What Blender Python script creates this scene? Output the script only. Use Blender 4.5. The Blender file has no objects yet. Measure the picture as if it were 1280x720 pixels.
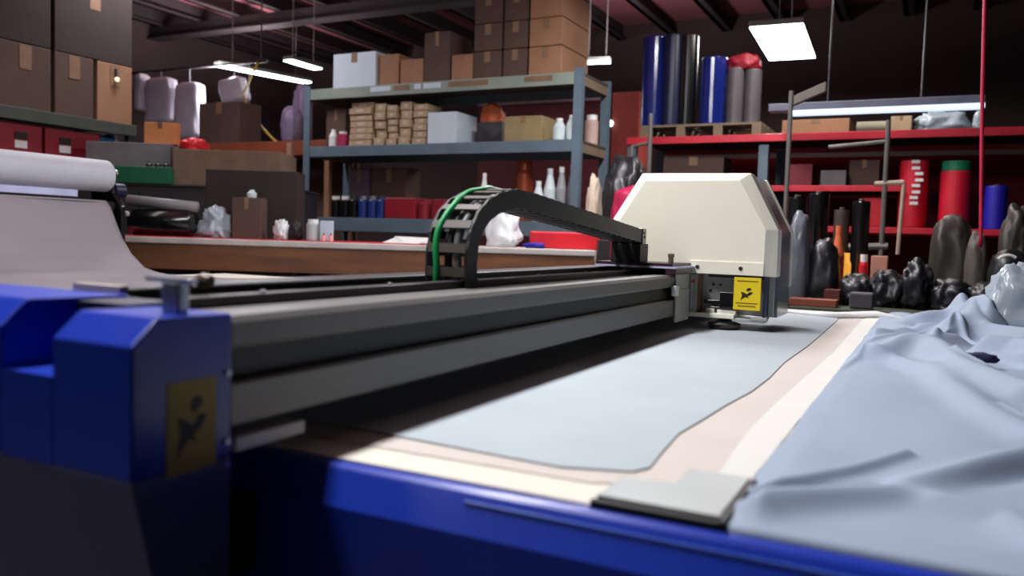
import bpy, bmesh, math, random
from mathutils import Vector, Matrix, noise
random.seed(7)
C = bpy.context.scene.collection
# ------------------------------------------------------------------ camera
W, H = 1280, 720
VA, VB = (1165.0, 314.0), (-1400.0, 235.0)          # directions of the machine's two horizontal axes
F = math.sqrt((VA[0]-640)*(640-VB[0]) - (360-VA[1])*(360-VB[1]))
ax_y = Vector((VA[0]-640, 360-VA[1], -F)).normalized()
ax_x = -Vector((VB[0]-640, 360-VB[1], -F)).normalized()
ax_z = ax_x.cross(ax_y).normalized()
ax_x = ax_y.cross(ax_z).normalized()
CAM = Vector((0, 0, 1.15))
cd = bpy.data.cameras.new('camera'); cam = bpy.data.objects.new('camera', cd); C.objects.link(cam)
cd.sensor_width = 36.0; cd.lens = F/W*36.0; cd.clip_start = 0.02; cd.clip_end = 100
R = Matrix((ax_x, ax_y, ax_z))                      # rows: world axes in camera space -> maps camera vector to world
cam.matrix_world = Matrix.Translation(CAM) @ R.to_4x4()
cd.dof.use_dof = True; cd.dof.focus_distance = 2.9; cd.dof.aperture_fstop = 2.6
bpy.context.scene.camera = cam

def ray(x, y): return R @ Vector((x-W/2, H/2-y, -F))
def at(x, y, X=None, Y=None, Z=None, d=None):
    r = ray(x, y)
    if d is not None: t = d/F
    elif X is not None: t = (X-CAM.x)/r.x
    elif Y is not None: t = (Y-CAM.y)/r.y
    else: t = (Z-CAM.z)/r.z
    return CAM + r*t
class Plane:                                        # a vertical plane: point, and horizontal normal pointing away from the camera
    def __init__(s, p, n):
        s.p = Vector((p[0], p[1], 0)); s.n = Vector((n[0], n[1], 0)).normalized(); s.u = Vector((s.n.y, -s.n.x, 0))
    def off(s, k): return Plane(s.p + s.n*k, s.n)
    def hit(s, x, y):
        r = ray(x, y); t = (s.p-CAM).dot(s.n)/r.dot(s.n); return CAM + r*t

# ------------------------------------------------------------------ materials
def lin(c):
    return tuple(((v/255)/12.92 if v/255 <= .04045 else ((v/255+.055)/1.055)**2.4) for v in c)
MATS = {}
def mat(name, rgb, rough=.6, metal=0, var=.12, scale=8, bump=0, alpha=1, trans=0, emit=0, rgb2=None, coat=0, stretch=None, spec=None):
    if name in MATS: return MATS[name]
    m = bpy.data.materials.new(name); m.use_nodes = True; nt = m.node_tree; b = nt.nodes['Principled BSDF']
    c = lin(rgb)
    tc = nt.nodes.new('ShaderNodeTexCoord'); no = nt.nodes.new('ShaderNodeTexNoise'); no.inputs['Scale'].default_value = scale
    no.inputs['Detail'].default_value = 4
    if stretch:
        mp = nt.nodes.new('ShaderNodeMapping'); mp.inputs['Scale'].default_value = stretch
        nt.links.new(tc.outputs['Object'], mp.inputs['Vector']); nt.links.new(mp.outputs[0], no.inputs['Vector'])
    else: nt.links.new(tc.outputs['Object'], no.inputs['Vector'])
    rp = nt.nodes.new('ShaderNodeValToRGB'); rp.color_ramp.elements[0].position = .3; rp.color_ramp.elements[1].position = .7
    d = lin(rgb2) if rgb2 else tuple(v*(1-var) for v in c)
    e = c if rgb2 else tuple(min(1, v*(1+var)) for v in c)
    rp.color_ramp.elements[0].color = (*d, 1); rp.color_ramp.elements[1].color = (*e, 1)
    nt.links.new(no.outputs['Fac'], rp.inputs['Fac']); nt.links.new(rp.outputs['Color'], b.inputs['Base Color'])
    b.inputs['Roughness'].default_value = rough; b.inputs['Metallic'].default_value = metal
    b.inputs['Alpha'].default_value = alpha; b.inputs['Transmission Weight'].default_value = trans
    b.inputs['Coat Weight'].default_value = coat; b.inputs['Coat Roughness'].default_value = .15
    if spec is not None: b.inputs['Specular IOR Level'].default_value = spec
    if bump:
        bp = nt.nodes.new('ShaderNodeBump'); bp.inputs['Strength'].default_value = bump; bp.inputs['Distance'].default_value = .01
        nt.links.new(no.outputs['Fac'], bp.inputs['Height']); nt.links.new(bp.outputs[0], b.inputs['Normal'])
    if emit:
        b.inputs['Emission Color'].default_value = (*c, 1); b.inputs['Emission Strength'].default_value = emit
    MATS[name] = m; return m

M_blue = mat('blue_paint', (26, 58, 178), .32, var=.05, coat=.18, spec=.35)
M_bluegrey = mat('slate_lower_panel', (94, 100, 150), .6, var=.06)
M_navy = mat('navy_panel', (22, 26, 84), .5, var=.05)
M_alu = mat('aluminium', (112, 109, 107), .45, .3, var=.06, stretch=(30, 1, 30))
M_alud = mat('dark_anodised', (70, 68, 70), .4, .5, var=.1, stretch=(30, 1, 30))
M_black = mat('black_rubber', (20, 20, 22), .55)
M_blackg = mat('black_gloss', (16, 16, 18), .22, coat=.5)
M_chain = mat('chain_plastic', (34, 34, 36), .5)
M_chainl = mat('chain_crossbar', (82, 76, 68), .5)
M_green = mat('green_cable', (20, 150, 80), .4)
M_greyc = mat('grey_cable', (110, 110, 112), .4)
M_steel = mat('steel', (175, 178, 184), .3, .8)
M_cream = mat('cream_cover', (250, 246, 226), .4, var=.015)
M_smoke = mat('smoked_plastic', (128, 136, 146), .2, var=.03, alpha=.82, coat=.6)
M_white = mat('white_plastic', (228, 228, 226), .45, var=.03)
M_silver = mat('silver_plate', (176, 176, 172), .45, .3)
M_yellow = mat('yellow_label', (242, 212, 26), .5, var=.03)
M_dyellow = mat('dark_yellow_label', (170, 146, 28), .55, var=.1)
M_ink = mat('label_ink', (32, 24, 18), .6)
M_red = mat('red_indicator', (226, 70, 90), .4)
M_bed = mat('cream_underlay', (226, 219, 204), .7, var=.03, scale=3)
M_tan = mat('tan_paper', (206, 196, 187), .75, var=.04, scale=4)
M_strip = mat('white_strip', (218, 217, 210), .7, var=.02)
M_sheet = mat('blue_grey_fabric', (176, 187, 192), .85, var=.04, scale=5)
M_fab = mat('lavender_blue_fabric', (147, 162, 183), .7, var=.05, scale=3, bump=.05)
M_feed = mat('pale_grey_cloth', (142, 136, 140), .8, var=.08, scale=2)
M_roll = mat('white_roll', (186, 189, 198), .6, var=.03)
M_lilac = mat('lilac_bar', (188, 192, 226), .45)
M_plate = mat('grey_metal_plate', (140, 145, 144), .45, .3, var=.06)
M_rack = mat('blue_grey_rack', (92, 110, 122), .5, var=.1)
M_racktop = mat('green_grey_rack_lip', (120, 138, 134), .5, rgb2=(150, 158, 140), scale=3)
M_deck = mat('rack_deck', (74, 64, 58), .8)
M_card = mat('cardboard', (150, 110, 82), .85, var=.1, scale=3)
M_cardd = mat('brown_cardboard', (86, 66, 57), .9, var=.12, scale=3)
M_cardo = mat('orange_cardboard', (222, 146, 92), .8, var=.08)
M_cardl = mat('pale_cardboard', (176, 152, 122), .85, var=.15)
M_tape = mat('packing_tape', (128, 98, 74), .6)
M_box_w = mat('white_carton', (196, 210, 220), .6, var=.03)
M_wood = mat('bench_wood', (132, 84, 50), .6, rgb2=(96, 62, 40), scale=2.5, stretch=(1, 1, 6))
M_edge = mat('bench_edge', (190, 182, 176), .5)
M_redc = mat('red_cloth', (196, 24, 44), .7)
M_redp = mat('red_plastic', (206, 26, 40), .45)
M_dred = mat('dark_red_plastic', (136, 16, 36), .5)
M_redb = mat('red_rack_beam', (196, 30, 50), .45)
M_blk_bag = mat('black_plastic_bag', (26, 26, 30), .42, coat=.1, bump=.3, scale=5)
M_olive = mat('olive_bag', (52, 48, 42), .5, bump=.5, scale=4)
M_greybag = mat('grey_plastic_bag', (112, 116, 124), .3, bump=.6, scale=5, alpha=.9)
M_clear = mat('clear_plastic', (190, 204, 214), .2, bump=.8, scale=6, alpha=.75)
M_whitebag = mat('white_plastic_bag', (222, 226, 228), .35, bump=.4, scale=6)
M_bundle = mat('white_plastic_wrap', (234, 232, 250), .4, bump=.3, scale=5)
M_lil = mat('lilac_wrap', (128, 112, 140), .5, bump=.3, scale=5)
M_fblue = mat('blue_film', (14, 30, 104), .2, coat=.7, bump=.5, scale=5)
M_navyr = mat('navy_roll', (22, 26, 58), .4)
M_greyr = mat('grey_roll', (78, 74, 78), .5)
M_redr = mat('red_fabric_roll', (206, 16, 44), .55, var=.08)
M_blur = mat('royal_blue_roll', (36, 26, 170), .5)
M_greenp = mat('green_plastic', (24, 96, 66), .5)
M_greyp = mat('grey_plastic', (128, 124, 128), .55)
M_olivet = mat('olive_table_edge', (58, 66, 46), .7)
M_brick = mat('red_brown_wood', (150, 78, 50), .6, rgb2=(120, 60, 40), scale=3)
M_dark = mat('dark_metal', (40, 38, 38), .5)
M_tube = mat('lamp_diffuser', (245, 250, 255), .5, emit=14)
M_strl = mat('strip_diffuser', (205, 225, 245), .5, emit=1.1)
M_fix = mat('fixture_enamel', (120, 128, 120), .5)
M_yc = mat('yellow_cord', (196, 160, 40), .5)
M_rs = mat('red_cord', (200, 30, 70), .5)
M_copper = mat('copper_tin', (160, 76, 50), .35, .4)
M_bottle = mat('white_bottle', (200, 214, 216), .4)
M_beige = mat('beige_jar', (196, 178, 158), .5)
M_orange = mat('orange_plastic', (226, 110, 64), .5)
M_amber = mat('amber_jar_glow', (250, 180, 70), .3, emit=.7)  # the jar is no lamp; emission paints in its warm glow
M_frame = mat('grey_tube_frame', (112, 108, 104), .45, .3)
M_ceil = mat('roof_insulation', (128, 74, 80), .9, var=.15, scale=1)
M_purl = mat('roof_steel', (34, 28, 30), .7)
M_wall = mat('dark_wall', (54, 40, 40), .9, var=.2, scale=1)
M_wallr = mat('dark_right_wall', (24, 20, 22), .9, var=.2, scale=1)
M_floor = mat('concrete_floor', (84, 80, 78), .7, var=.2, scale=2)
M_pallet = mat('pallet_wood', (120, 104, 84), .8)
M_navyc = mat('navy_cloth', (20, 26, 64), .8)
M_dlid = mat('dark_blue_lid', (40, 44, 90), .5)

# ------------------------------------------------------------------ mesh helpers
class MB:
    def __init__(s): s.bm = bmesh.new()
    def hexa(s, p):                                   # 8 corners: bottom 4 ccw, top 4 ccw
        v = [s.bm.verts.new(q) for q in p]
        for f in ((0,3,2,1),(4,5,6,7),(0,1,5,4),(1,2,6,5),(2,3,7,6),(3,0,4,7)): s.bm.faces.new([v[i] for i in f])
        return s
    def box(s, a, b):
        x0,x1 = sorted((a[0],b[0])); y0,y1 = sorted((a[1],b[1])); z0,z1 = sorted((a[2],b[2]))
        return s.hexa([(x0,y0,z0),(x1,y0,z0),(x1,y1,z0),(x0,y1,z0),(x0,y0,z1),(x1,y0,z1),(x1,y1,z1),(x0,y1,z1)])
    def obox(s, o, u, n, w, d, h):                    # oriented box from corner o
        o = Vector(o); u = Vector(u)*w; n = Vector(n)*d; z = Vector((0,0,h))
        return s.hexa([o, o+u, o+u+n, o+n, o+z, o+u+z, o+u+n+z, o+n+z])
    def prism(s, pts, off):                           # planar outline swept by off
        off = Vector(off); n = len(pts)
        a = [s.bm.verts.new(Vector(p)) for p in pts]; b = [s.bm.verts.new(Vector(p)+off) for p in pts]
        s.bm.faces.new(a); s.bm.faces.new(b[::-1])
        for i in range(n): s.bm.faces.new((a[i], b[i], b[(i+1)%n], a[(i+1)%n]))
        return s
    def tube(s, path, r, seg=10, cap=True):
        path = [Vector(p) for p in path]; rings = []
        for i, p in enumerate(path):
            t = (path[min(i+1, len(path)-1)] - path[max(i-1, 0)]).normalized()
            a = t.orthogonal().normalized() if not rings else (pa - t*pa.dot(t)).normalized()
            pa = a; b = t.cross(a); rr = r[i] if isinstance(r, (list, tuple)) else r
            rings.append([s.bm.verts.new(p + (a*math.cos(k*2*math.pi/seg) + b*math.sin(k*2*math.pi/seg))*rr) for k in range(seg)])
        for i in range(len(rings)-1):
            for k in range(seg):
                s.bm.faces.new((rings[i][k], rings[i][(k+1)%seg], rings[i+1][(k+1)%seg], rings[i+1][k]))
        if cap: s.bm.faces.new(rings[0][::-1]); s.bm.faces.new(rings[-1])
        return s
    def lathe(s, c, prof, seg=24):                    # prof: (radius, z) from bottom to top
        c = Vector(c); rings = []
        for r, z in prof:
            rings.append([s.bm.verts.new(c + Vector((max(r,1e-4)*math.cos(k*2*math.pi/seg), max(r,1e-4)*math.sin(k*2*math.pi/seg), z))) for k in range(seg)])
        for i in range(len(rings)-1):
            for k in range(seg): s.bm.faces.new((rings[i][k], rings[i][(k+1)%seg], rings[i+1][(k+1)%seg], rings[i+1][k]))
        s.bm.faces.new(rings[0][::-1]); s.bm.faces.new(rings[-1]); return s
    def blob(s, c, r, seed=0, amp=.25, flat=True, freq=2.2, sub=4, taper=0):
        c = Vector(c); t = bmesh.new(); bmesh.ops.create_icosphere(t, subdivisions=sub, radius=1)
        mp = {}
        for v in t.verts:
            p = v.co.copy(); n = noise.noise(p*freq + Vector((seed*3.1, seed, 0))); n2 = noise.noise(p*freq*2.7 + Vector((seed, 5, seed)))
            q = p*(1 + amp*n + amp*.5*abs(n2)*2)
            # squarish sack
            q = Vector((math.copysign(abs(q.x)**.75, q.x), math.copysign(abs(q.y)**.75, q.y), math.copysign(abs(q.z)**.75, q.z)))
            k = 1 - taper*(q.z+1)/2
            q = Vector((q.x*r[0]*k, q.y*r[1]*k, q.z*r[2]))
            if flat and q.z < -r[2]*.85: q.z = -r[2]*.85
            mp[v] = s.bm.verts.new(c + q + Vector((0,0,r[2]*.85)))
        for f in t.faces: s.bm.faces.new([mp[v] for v in f.verts])
        t.free(); return s
    def build(s, name, m, parent=None, bevel=0, smooth=False, seg=2, loc=None):
        me = bpy.data.meshes.new(name); bmesh.ops.recalc_face_normals(s.bm, faces=s.bm.faces)
        o = bpy.data.objects.new(name, me); C.objects.link(o)
        off = Vector((0,0,0))
        if parent is not None:
            o.parent = parent; q = parent
            while q is not None: off += q.location; q = q.parent
        elif loc is not None: off = Vector(loc); o.location = off
        bmesh.ops.translate(s.bm, verts=s.bm.verts, vec=-off)
        s.bm.to_mesh(me); s.bm.free(); me.materials.append(m)
        if smooth:
            for p in me.polygons: p.use_smooth = True
        if bevel:
            b = o.modifiers.new('bevel', 'BEVEL'); b.width = bevel; b.segments = seg; b.limit_method = 'ANGLE'; b.angle_limit = .7
            b.harden_normals = False
        return o
def tag(o, label, cat, group=None):
    o['label'] = label; o['category'] = cat
    if group: o['group'] = group
    return o
def thing(name, label, cat, loc, group=None):
    o = bpy.data.objects.new(name, None); C.objects.link(o); o.location = loc; o.empty_display_size = .05
    return tag(o, label, cat, group)
def struct(name, mb, m):
    o = mb.build(name, m); o['kind'] = 'structure'; return o

# ------------------------------------------------------------------ room
struct('floor', MB().box((-11, -3, -.1), (4, 12.2, 0)), M_floor)
struct('ceiling', MB().box((-11, -3, 4.4), (4, 12.2, 4.5)), M_ceil)
struct('wall_back', MB().box((-11, 12, 0), (4, 12.2, 4.4)), M_wall)
struct('wall_left', MB().box((-11, -3, 0), (-10.8, 12, 4.4)), M_wall)
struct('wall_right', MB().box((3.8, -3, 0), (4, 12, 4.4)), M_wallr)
struct('wall_front', MB().box((-11, -3.2, 0), (4, -3, 4.4)), M_wall)
n = 1
for k in range(19):
    x = -10.6 + k*.78
    struct('trim_%d' % n, MB().box((x-.03, -2.9, 4.18), (x+.03, 12, 4.4)).box((x-.03, -2.9, 4.18), (x+.1, 12, 4.2)), M_purl); n += 1
struct('trim_%d' % n, MB().box((-10.8, 8.85, 4.02), (3.8, 8.97, 4.18)).box((-10.8, 8.8, 4.0), (3.8, 9.02, 4.02)), M_purl); n += 1

# ------------------------------------------------------------------ ceiling lamps that hang in view
def lamp(p0, p1, wid, label, group='hanging fluorescent lamps', z=3.3, rods=2, box=.05):
    a = at(*p0, Z=z); b = at(*p1, Z=z); u = (b-a); L = u.length; u.normalize(); nn = Vector((u.y, -u.x, 0))
    t = thing('hanging_lamp', label, 'lamp', a + (b-a)/2, group)
    MB().obox(a - nn*wid/2, u, nn, L, wid, .012).build('diffuser', M_tube, t)
    MB().obox(a - nn*(wid/2+.01) - u*.01 + Vector((0,0,.012)), u, nn, L+.02, wid+.02, box).build('housing', M_fix, t, bevel=.01)
    for k in range(rods):
        q = a + u*L*(.15 + .7*k/max(1, rods-1))
        MB().tube([q + Vector((0,0,box+.01)), Vector((q.x, q.y, 4.4))], .006, 6).build('hanging_rod', M_frame, t)
    return t
lamp((272, 82), (385, 104), .16, 'long white fluorescent lamp hanging near the pale wrapped bundles')
lamp((360, 76), (397, 87), .14, 'short white fluorescent lamp hanging above and behind the longest lamp')
lamp((731, 79), (762, 78), .12, 'small white lamp glimpsed just right of the tall carton stack', rods=2)
lamp((970, 33), (990, 74), .5, 'wide white panel lamp hanging over the red rack', box=.06)

# ------------------------------------------------------------------ cutting table (the flatbed machine)
ZT = .85
tb = thing('cutting_table', 'long flatbed fabric cutting table with glossy blue front rail', 'table', (-1.2, 2.5, 0))
XL, XR, YF, YB = -4.3, 2.2, .87, 4.15
MB().box((XL, YF, .81), (XR, YB, ZT)).build('table_bed', M_bed, tb)
# front rail: bevelled blue nose and tall skirt under it
MB().prism([(XL, YF, ZT-.001), (XL, .852, .848), (XL, .822, .802), (XL, .822, .66), (XL, YF, .66)], (XR-XL, 0, 0)).build('front_rail', M_blue, tb, bevel=.014, seg=4)
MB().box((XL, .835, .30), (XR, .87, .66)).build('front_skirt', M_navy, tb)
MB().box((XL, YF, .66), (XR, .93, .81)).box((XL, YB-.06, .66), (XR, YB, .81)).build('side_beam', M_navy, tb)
MB().box((XL, YB, .62), (XR, YB+.05, .845)).build('rear_rail', M_blue, tb, bevel=.006)
for x in (-4.1, -1.0, 2.0):
    for y in (.98, 4.0):
        MB().box((x-.05, y-.05, .03), (x+.05, y+.05, .81)).lathe((x, y, 0), [(.05, 0), (.05, .02), (.02, .035)]).build('leg', M_navy, tb)
# thin pale strip that paints in the highlight along the rail
g0, g1 = at(652, 647, Z=.835), at(1120, 745, Z=.835)
MB().box((-.48, .8395, .832), (XR, .8425, .836)).build('rail_highlight', mat('pale_blue_highlight', (78, 112, 214), .3), tb)

def sheet(name, pts, z, m, label, cat, th=.0012, group=None):
    q = [at(x, y, Z=z) for x, y in pts]
    o = MB().prism([(p.x, p.y, z) for p in q], (0, 0, th)).build(name, m, loc=(q[0].x, q[0].y, z)); return tag(o, label, cat, group)
# bed covering, from below: tan paper, white strip, grey-blue fabric
Z1 = ZT+.0005
def xy(x, y): p = at(x, y, Z=ZT); return (p.x, p.y)
def poly(name, pts, z, m, label, cat, th=.0012):
    c = pts[0]
    o = MB().prism([(x, y, z) for x, y in pts], (0, 0, th)).build(name, m, loc=(c[0], c[1], z)); return tag(o, label, cat)
poly('paper_underlay', [(-1.3, .93), xy(740, 605), xy(820, 606), xy(893, 602), xy(916, 566), xy(938, 537), xy(966, 509), xy(1006, 472), xy(1040, 443), xy(1076, 402), (-.27, 4.1), (-1.3, 4.1)],
     Z1, M_tan, 'tan paper underlay showing around the blue-grey fabric on the cutting bed', 'paper')
poly('edge_strip', [xy(893, 602), xy(916, 566), xy(938, 537), xy(966, 509), xy(1006, 472), xy(1040, 443), xy(1076, 402), (-.235, 4.1), (-.185, 4.1), (-.19, 1.03), (-.23, 1.0)],
     Z1, M_strip, 'narrow white strip running away beside the tan paper', 'strip')
poly('fabric_sheet', [(-1.6, xy(350, 522)[1]+.0), xy(460, 541), xy(600, 568), xy(700, 587), xy(790, 593), xy(812, 588), xy(826, 570), xy(848, 545), xy(880, 526), xy(905, 510), xy(940, 491), xy(962, 474), xy(980, 455), xy(1012, 432), xy(1046, 402), (-.36, 4.0), (-1.6, 4.0)],
     ZT+.0025, M_sheet, 'flat pale blue-grey fabric sheet with a wavy cut edge on the cutting bed', 'fabric', th=.002)
# fabric of the feed side, left of the beam
MB_f = MB()
# metal corner plate, L-shaped with raised dark rim
cp = thing('corner_plate', 'flat grey metal corner plate clamped at the front edge of the bed', 'plate', (-.25, .93, ZT))
pl = [(-.325, .872), (-.186, .872), (-.186, 1.04), (-.262, 1.04), (-.262, .97), (-.325, .955)]
MB().prism([(x, y, ZT+.002) for x, y in pl], (0, 0, .010)).build('plate', M_plate, cp, bevel=.001)
MB().box((-.33, .862, ZT-.004), (-.18, .872, ZT+.008)).box((-.186, .862, ZT-.001), (-.178, 1.045, ZT+.010)).build('rubber_rim', M_black, cp, bevel=.002)

# loose crumpled fabric on the right half of the bed
def seg_d(p, a, b):
    ab = (b[0]-a[0], b[1]-a[1]); l = ab[0]**2+ab[1]**2; t = max(0, min(1, ((p[0]-a[0])*ab[0]+(p[1]-a[1])*ab[1])/l))
    return math.hypot(p[0]-a[0]-ab[0]*t, p[1]-a[1]-ab[1]*t)
folds = []                                            # (world polyline, width, height)
def fold(pts, w, h): folds.append(([xy(*q) for q in pts], w, h))
fold([(930, 622), (1000, 612), (1060, 598), (1132, 577)], .010, .009)
fold([(925, 632), (1000, 622), (1100, 612)], .010, -.006)
fold([(950, 645), (1100, 628), (1200, 606), (1290, 582)], .028, .018)
fold([(960, 630), (1140, 622), (1300, 600)], .022, -.008)
fold([(1085, 425), (1180, 418), (1262, 408)], .035, .018)
fold([(1020, 475), (1062, 456), (1090, 446)], .012, .010)
fold([(1090, 452), (1130, 444), (1190, 438)], .045, .030)
fold([(1165, 448), (1220, 482), (1290, 510)], .05, .034)
fold([(1110, 455), (1160, 470), (1230, 520), (1300, 560)], .04, .016)
fold([(1190, 428), (1215, 418), (1245, 425)], .06, .055)
fold([(1200, 405), (1235, 430), (1290, 440)], .05, .05)
fold([(1150, 409), (1200, 405), (1270, 400)], .06, .035)
fold([(1235, 450), (1270, 455), (1310, 470)], .04, .045)
fold([(1100, 441), (1150, 434), (1192, 430)], .008, .010)
fold([(1168, 440), (1192, 424), (1222, 440)], .010, .014)
fold([(1210, 410), (1236, 424), (1262, 420), (1290, 430)], .012, .016)
fold([(1195, 462), (1235, 478), (1285, 486)], .010, .010)
fold([(1240, 456), (1290, 468)], .012, .014)
fold([(1080, 431), (1130, 428), (1200, 421)], .012, .008)
fold([(1255, 520), (1290, 540)], .012, .008)
fold([(1180, 640), (1260, 660), (1320, 700)], .03, .012)
bm = bmesh.new(); NX, NY = 230, 330
x_l, x_r, y_f, y_b = -.187, 1.35, .872, 4.12
rows = []
for j in range(NY+1):
    t = (j/NY)**1.25; yy = y_f + (y_b-y_f)*t; row = []
    for i in range(NX+1):
        s_ = (i/NX)**1.2; xx = x_l + (x_r-x_l)*s_
        h = 0
        for pts, w, hh in folds:
            d = min(seg_d((xx, yy), pts[k], pts[k+1]) for k in range(len(pts)-1))
            if d < 3*w: h += hh*1.25*math.exp(-(d/w)**2)
        e = min(1, i/10); near = min(1, max(0, (yy-.87)/.05))
        nz = noise.noise(Vector((xx*3, yy*2, 0)))*.006 + noise.noise(Vector((xx*9, yy*5, 3)))*.0025
        far = min(1, max(0, (yy-1.8)/1.5)) * min(1, i/25)
        nz += far*abs(noise.noise(Vector((xx*5.5+yy*1.5, yy*2.6, 9))))*.04
        z = ZT+.0035 + max(0, (h + nz + .004)*(.25+.75*e)*(.3+.7*near))
        row.append(bm.verts.new((xx + .004*noise.noise(Vector((yy*4, 0, 1))), yy, z)))
    rows.append(row)
front = [bm.verts.new((v.co.x, .867, v.co.z-.002)) for v in rows[0]]
front2 = [bm.verts.new((v.co.x, .863, .846)) for v in rows[0]]
rows = [front2, front] + rows
for j in range(len(rows)-1):
    for i in range(NX): bm.faces.new((rows[j][i], rows[j][i+1], rows[j+1][i+1], rows[j+1][i]))
mb = MB(); mb.bm.free(); mb.bm = bm
o = mb.build('loose_fabric', M_fab, smooth=True, loc=(.4, 2, ZT)); tag(o, 'crumpled lavender-blue fabric spread over the right half of the cutting bed', 'fabric')
so = o.modifiers.new('thick', 'SOLIDIFY'); so.thickness = .001; so.offset = -1
p = at(1226, 449, Z=.885)
o = MB().blob((p.x, p.y, .878), (.036, .022, .012), 4, .3, sub=3).build('cloth_scrap', M_navyc, smooth=True, loc=(p.x, p.y, .89)); tag(o, 'small dark navy cloth scrap caught in the crumpled fabric', 'cloth')
pf = [xy(985, 392), xy(1040, 398), xy(1095, 397), xy(1140, 403)]
mbp = MB(); mbp.tube([(x_, y_, ZT+.012) for x_, y_ in pf], [.012, .03, .035, .008], 14); [setattr(v.co, 'z', ZT+.004+(v.co.z-ZT-.004)*.6) for v in mbp.bm.verts]
o = mbp.build('white_cloth', M_white, smooth=True, loc=(pf[1][0], pf[1][1], ZT)); tag(o, 'thin rumpled white cloth along the far edge of the cutting bed', 'cloth')
p = at(1268, 404, Z=.87)
o = MB().blob((p.x, p.y-.15, .87), (.13, .12, .125), 11, .5, freq=2.6, taper=.45).build('plastic_sheet', M_clear, smooth=True, loc=(p.x, p.y, .87)); tag(o, 'bunched up clear plastic sheet at the far right corner of the cutting bed', 'plastic')

# ------------------------------------------------------------------ gantry across the bed
ga = thing('gantry', 'long grey cutting gantry beam with blue end housing across the bed', 'gantry', (-.9, .68, ZT))
BX = -.76; BY0, BY1 = .745, 4.05
MB().prism([(BX-.004, BY0, 1.004), (BX, BY0, 1.010), (BX, BY0, 1.036), (BX-.006, BY0, 1.044), (BX-.06, BY0, 1.044), (BX-.07, BY0, 1.040), (BX-.13, BY0, 1.040), (BX-.13, BY0, 1.004)], (0, BY1-BY0, 0)).build('upper_rail', M_alu, ga)
MB().box((BX-.13, BY0, .96), (BX-.018, BY1, 1.004)).build('groove_strip', M_black, ga)
MB().prism([(BX, BY0, .909), (BX, BY0, .958), (BX-.005, BY0, .963), (BX-.018, BY0, .963), (BX-.13, BY0, .963), (BX-.13, BY0, .905), (BX-.004, BY0, .905)], (0, BY1-BY0, 0)).build('lower_profile', M_alu, ga)
MB().box((BX-.24, BY0+.02, .92), (BX-.13, BY1, .935)).build('chain_tray', M_dark, ga)
MB().box((BX-.162, BY0+.03, 1.040), (BX-.132, BY1, 1.056)).box((BX-.15, BY0+.03, .93), (BX-.13, BY1, 1.04)).build('inner_rail', M_alud, ga, bevel=.003)
MB().box((BX-.345, BY0+.05, .905), (BX-.255, BY1, 1.062)).build('rear_beam', M_alud, ga, bevel=.004)
MB().box((BX-.35, BY0+.035, .90), (BX-.25, BY0+.05, 1.066)).build('rear_end_cap', M_beige, ga)
MB().box((BX-.06, .75, .874), (BX+.004, .876, .892)).build('end_block', M_white, ga, bevel=.002)
for k in range(9):
    MB().lathe((BX-.146, .95+k*.33, 1.056), [(.005, 0), (.005, .003), (.002, .004)], 10).build('screw', M_steel, ga)
# blue end housing: body, right lug and left lug with a notch between them
hs = [(.602, .871), (.602, 1.020), (.636, 1.050), (.745, 1.048), (.745, .871)]
right = MB().prism([(-.894, y, z) for y, z in hs], (-.76+.894, 0, 0)); hr = right.build('end_housing', M_blue, ga, bevel=.003, seg=3)
hl = [(.602, .871), (.602, 1.026), (.636, 1.058), (.78, 1.056), (.78, .871)]
MB().prism([(-1.35, y, z) for y, z in hl], (.36, 0, 0)).build('end_housing', M_blue, ga, bevel=.003, seg=3)
MB().box((-.99, .602, .871), (-.894, .78, .975)).build('notch_ledge', M_blue, ga)
MB().box((-.99, .70, .975), (-.894, .78, 1.052)).build('notch_panel', M_navyr, ga)
MB().prism([(-1.35, .602, .871), (-1.35, .626, .77), (-1.35, .70, .45), (-1.35, .745, .45), (-1.35, .745, .871)], (.59, 0, 0)).build('lower_shroud', M_bluegrey, ga, bevel=.002)
MB().box((-1.3, .70, .47), (-.77, .745, .80)).box((-1.3, .745, .70), (-.79, .82, .80)).build('carriage_block', M_black, ga)
# dark yellow warning label on the housing's side with its pictogram
lab = MB().box((BX, .648, .866), (BX+.0012, .720, .974)).build('warning_label', M_dyellow, ga)
def picto(plane, parent, m):
    for pts in (((.2,.62),(.34,.58),(.5,.50),(.62,.62),(.80,.60),(.66,.46),(.52,.40),(.60,.30),(.42,.36),(.30,.28),(.18,.18),(.26,.42)),
                ((.45,.70),(.52,.80),(.64,.82),(.72,.74),(.62,.68),(.52,.64))):
        MB().prism([plane(a, b) for a, b in pts], plane(0,0,1)-plane(0,0,0)).build('pictogram', m, parent)
picto(lambda a, b, k=0: Vector((BX+.0012+.0006*k, .648+.072*a, .866+.108*b)), lab, M_ink)
for y, z in ((.741-.004, .975), (.7405-.004, .89), (.7405-.004, .862)):
    MB().tube([(BX-.001, y, z), (BX+.004, y, z)], .0035, 10).build('screw', M_steel, ga)
# silver clamp handle standing on the housing
MB().box((-.812, .682, 1.048), (-.782, .70, 1.088)).build('clamp_post', M_steel, ga, bevel=.004)
MB().box((-.842, .684, 1.086), (-.768, .70, 1.092)).build('clamp_plate', M_steel, ga, bevel=.002)
q = at(256, 351, Y=.86)
MB().tube([(q.x-.05, q.y, q.z), (q.x-.02, q.y, q.z), (q.x, q.y, q.z), (q.x+.012, q.y, q.z)], [.004, .006, .012, .008], 12).box((q.x-.036, q.y-.004, 1.05), (q.x-.028, q.y+.004, q.z)).build('clamp_knob', mat('brown_knob', (84, 62, 42), .4), ga, smooth=False)

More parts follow.
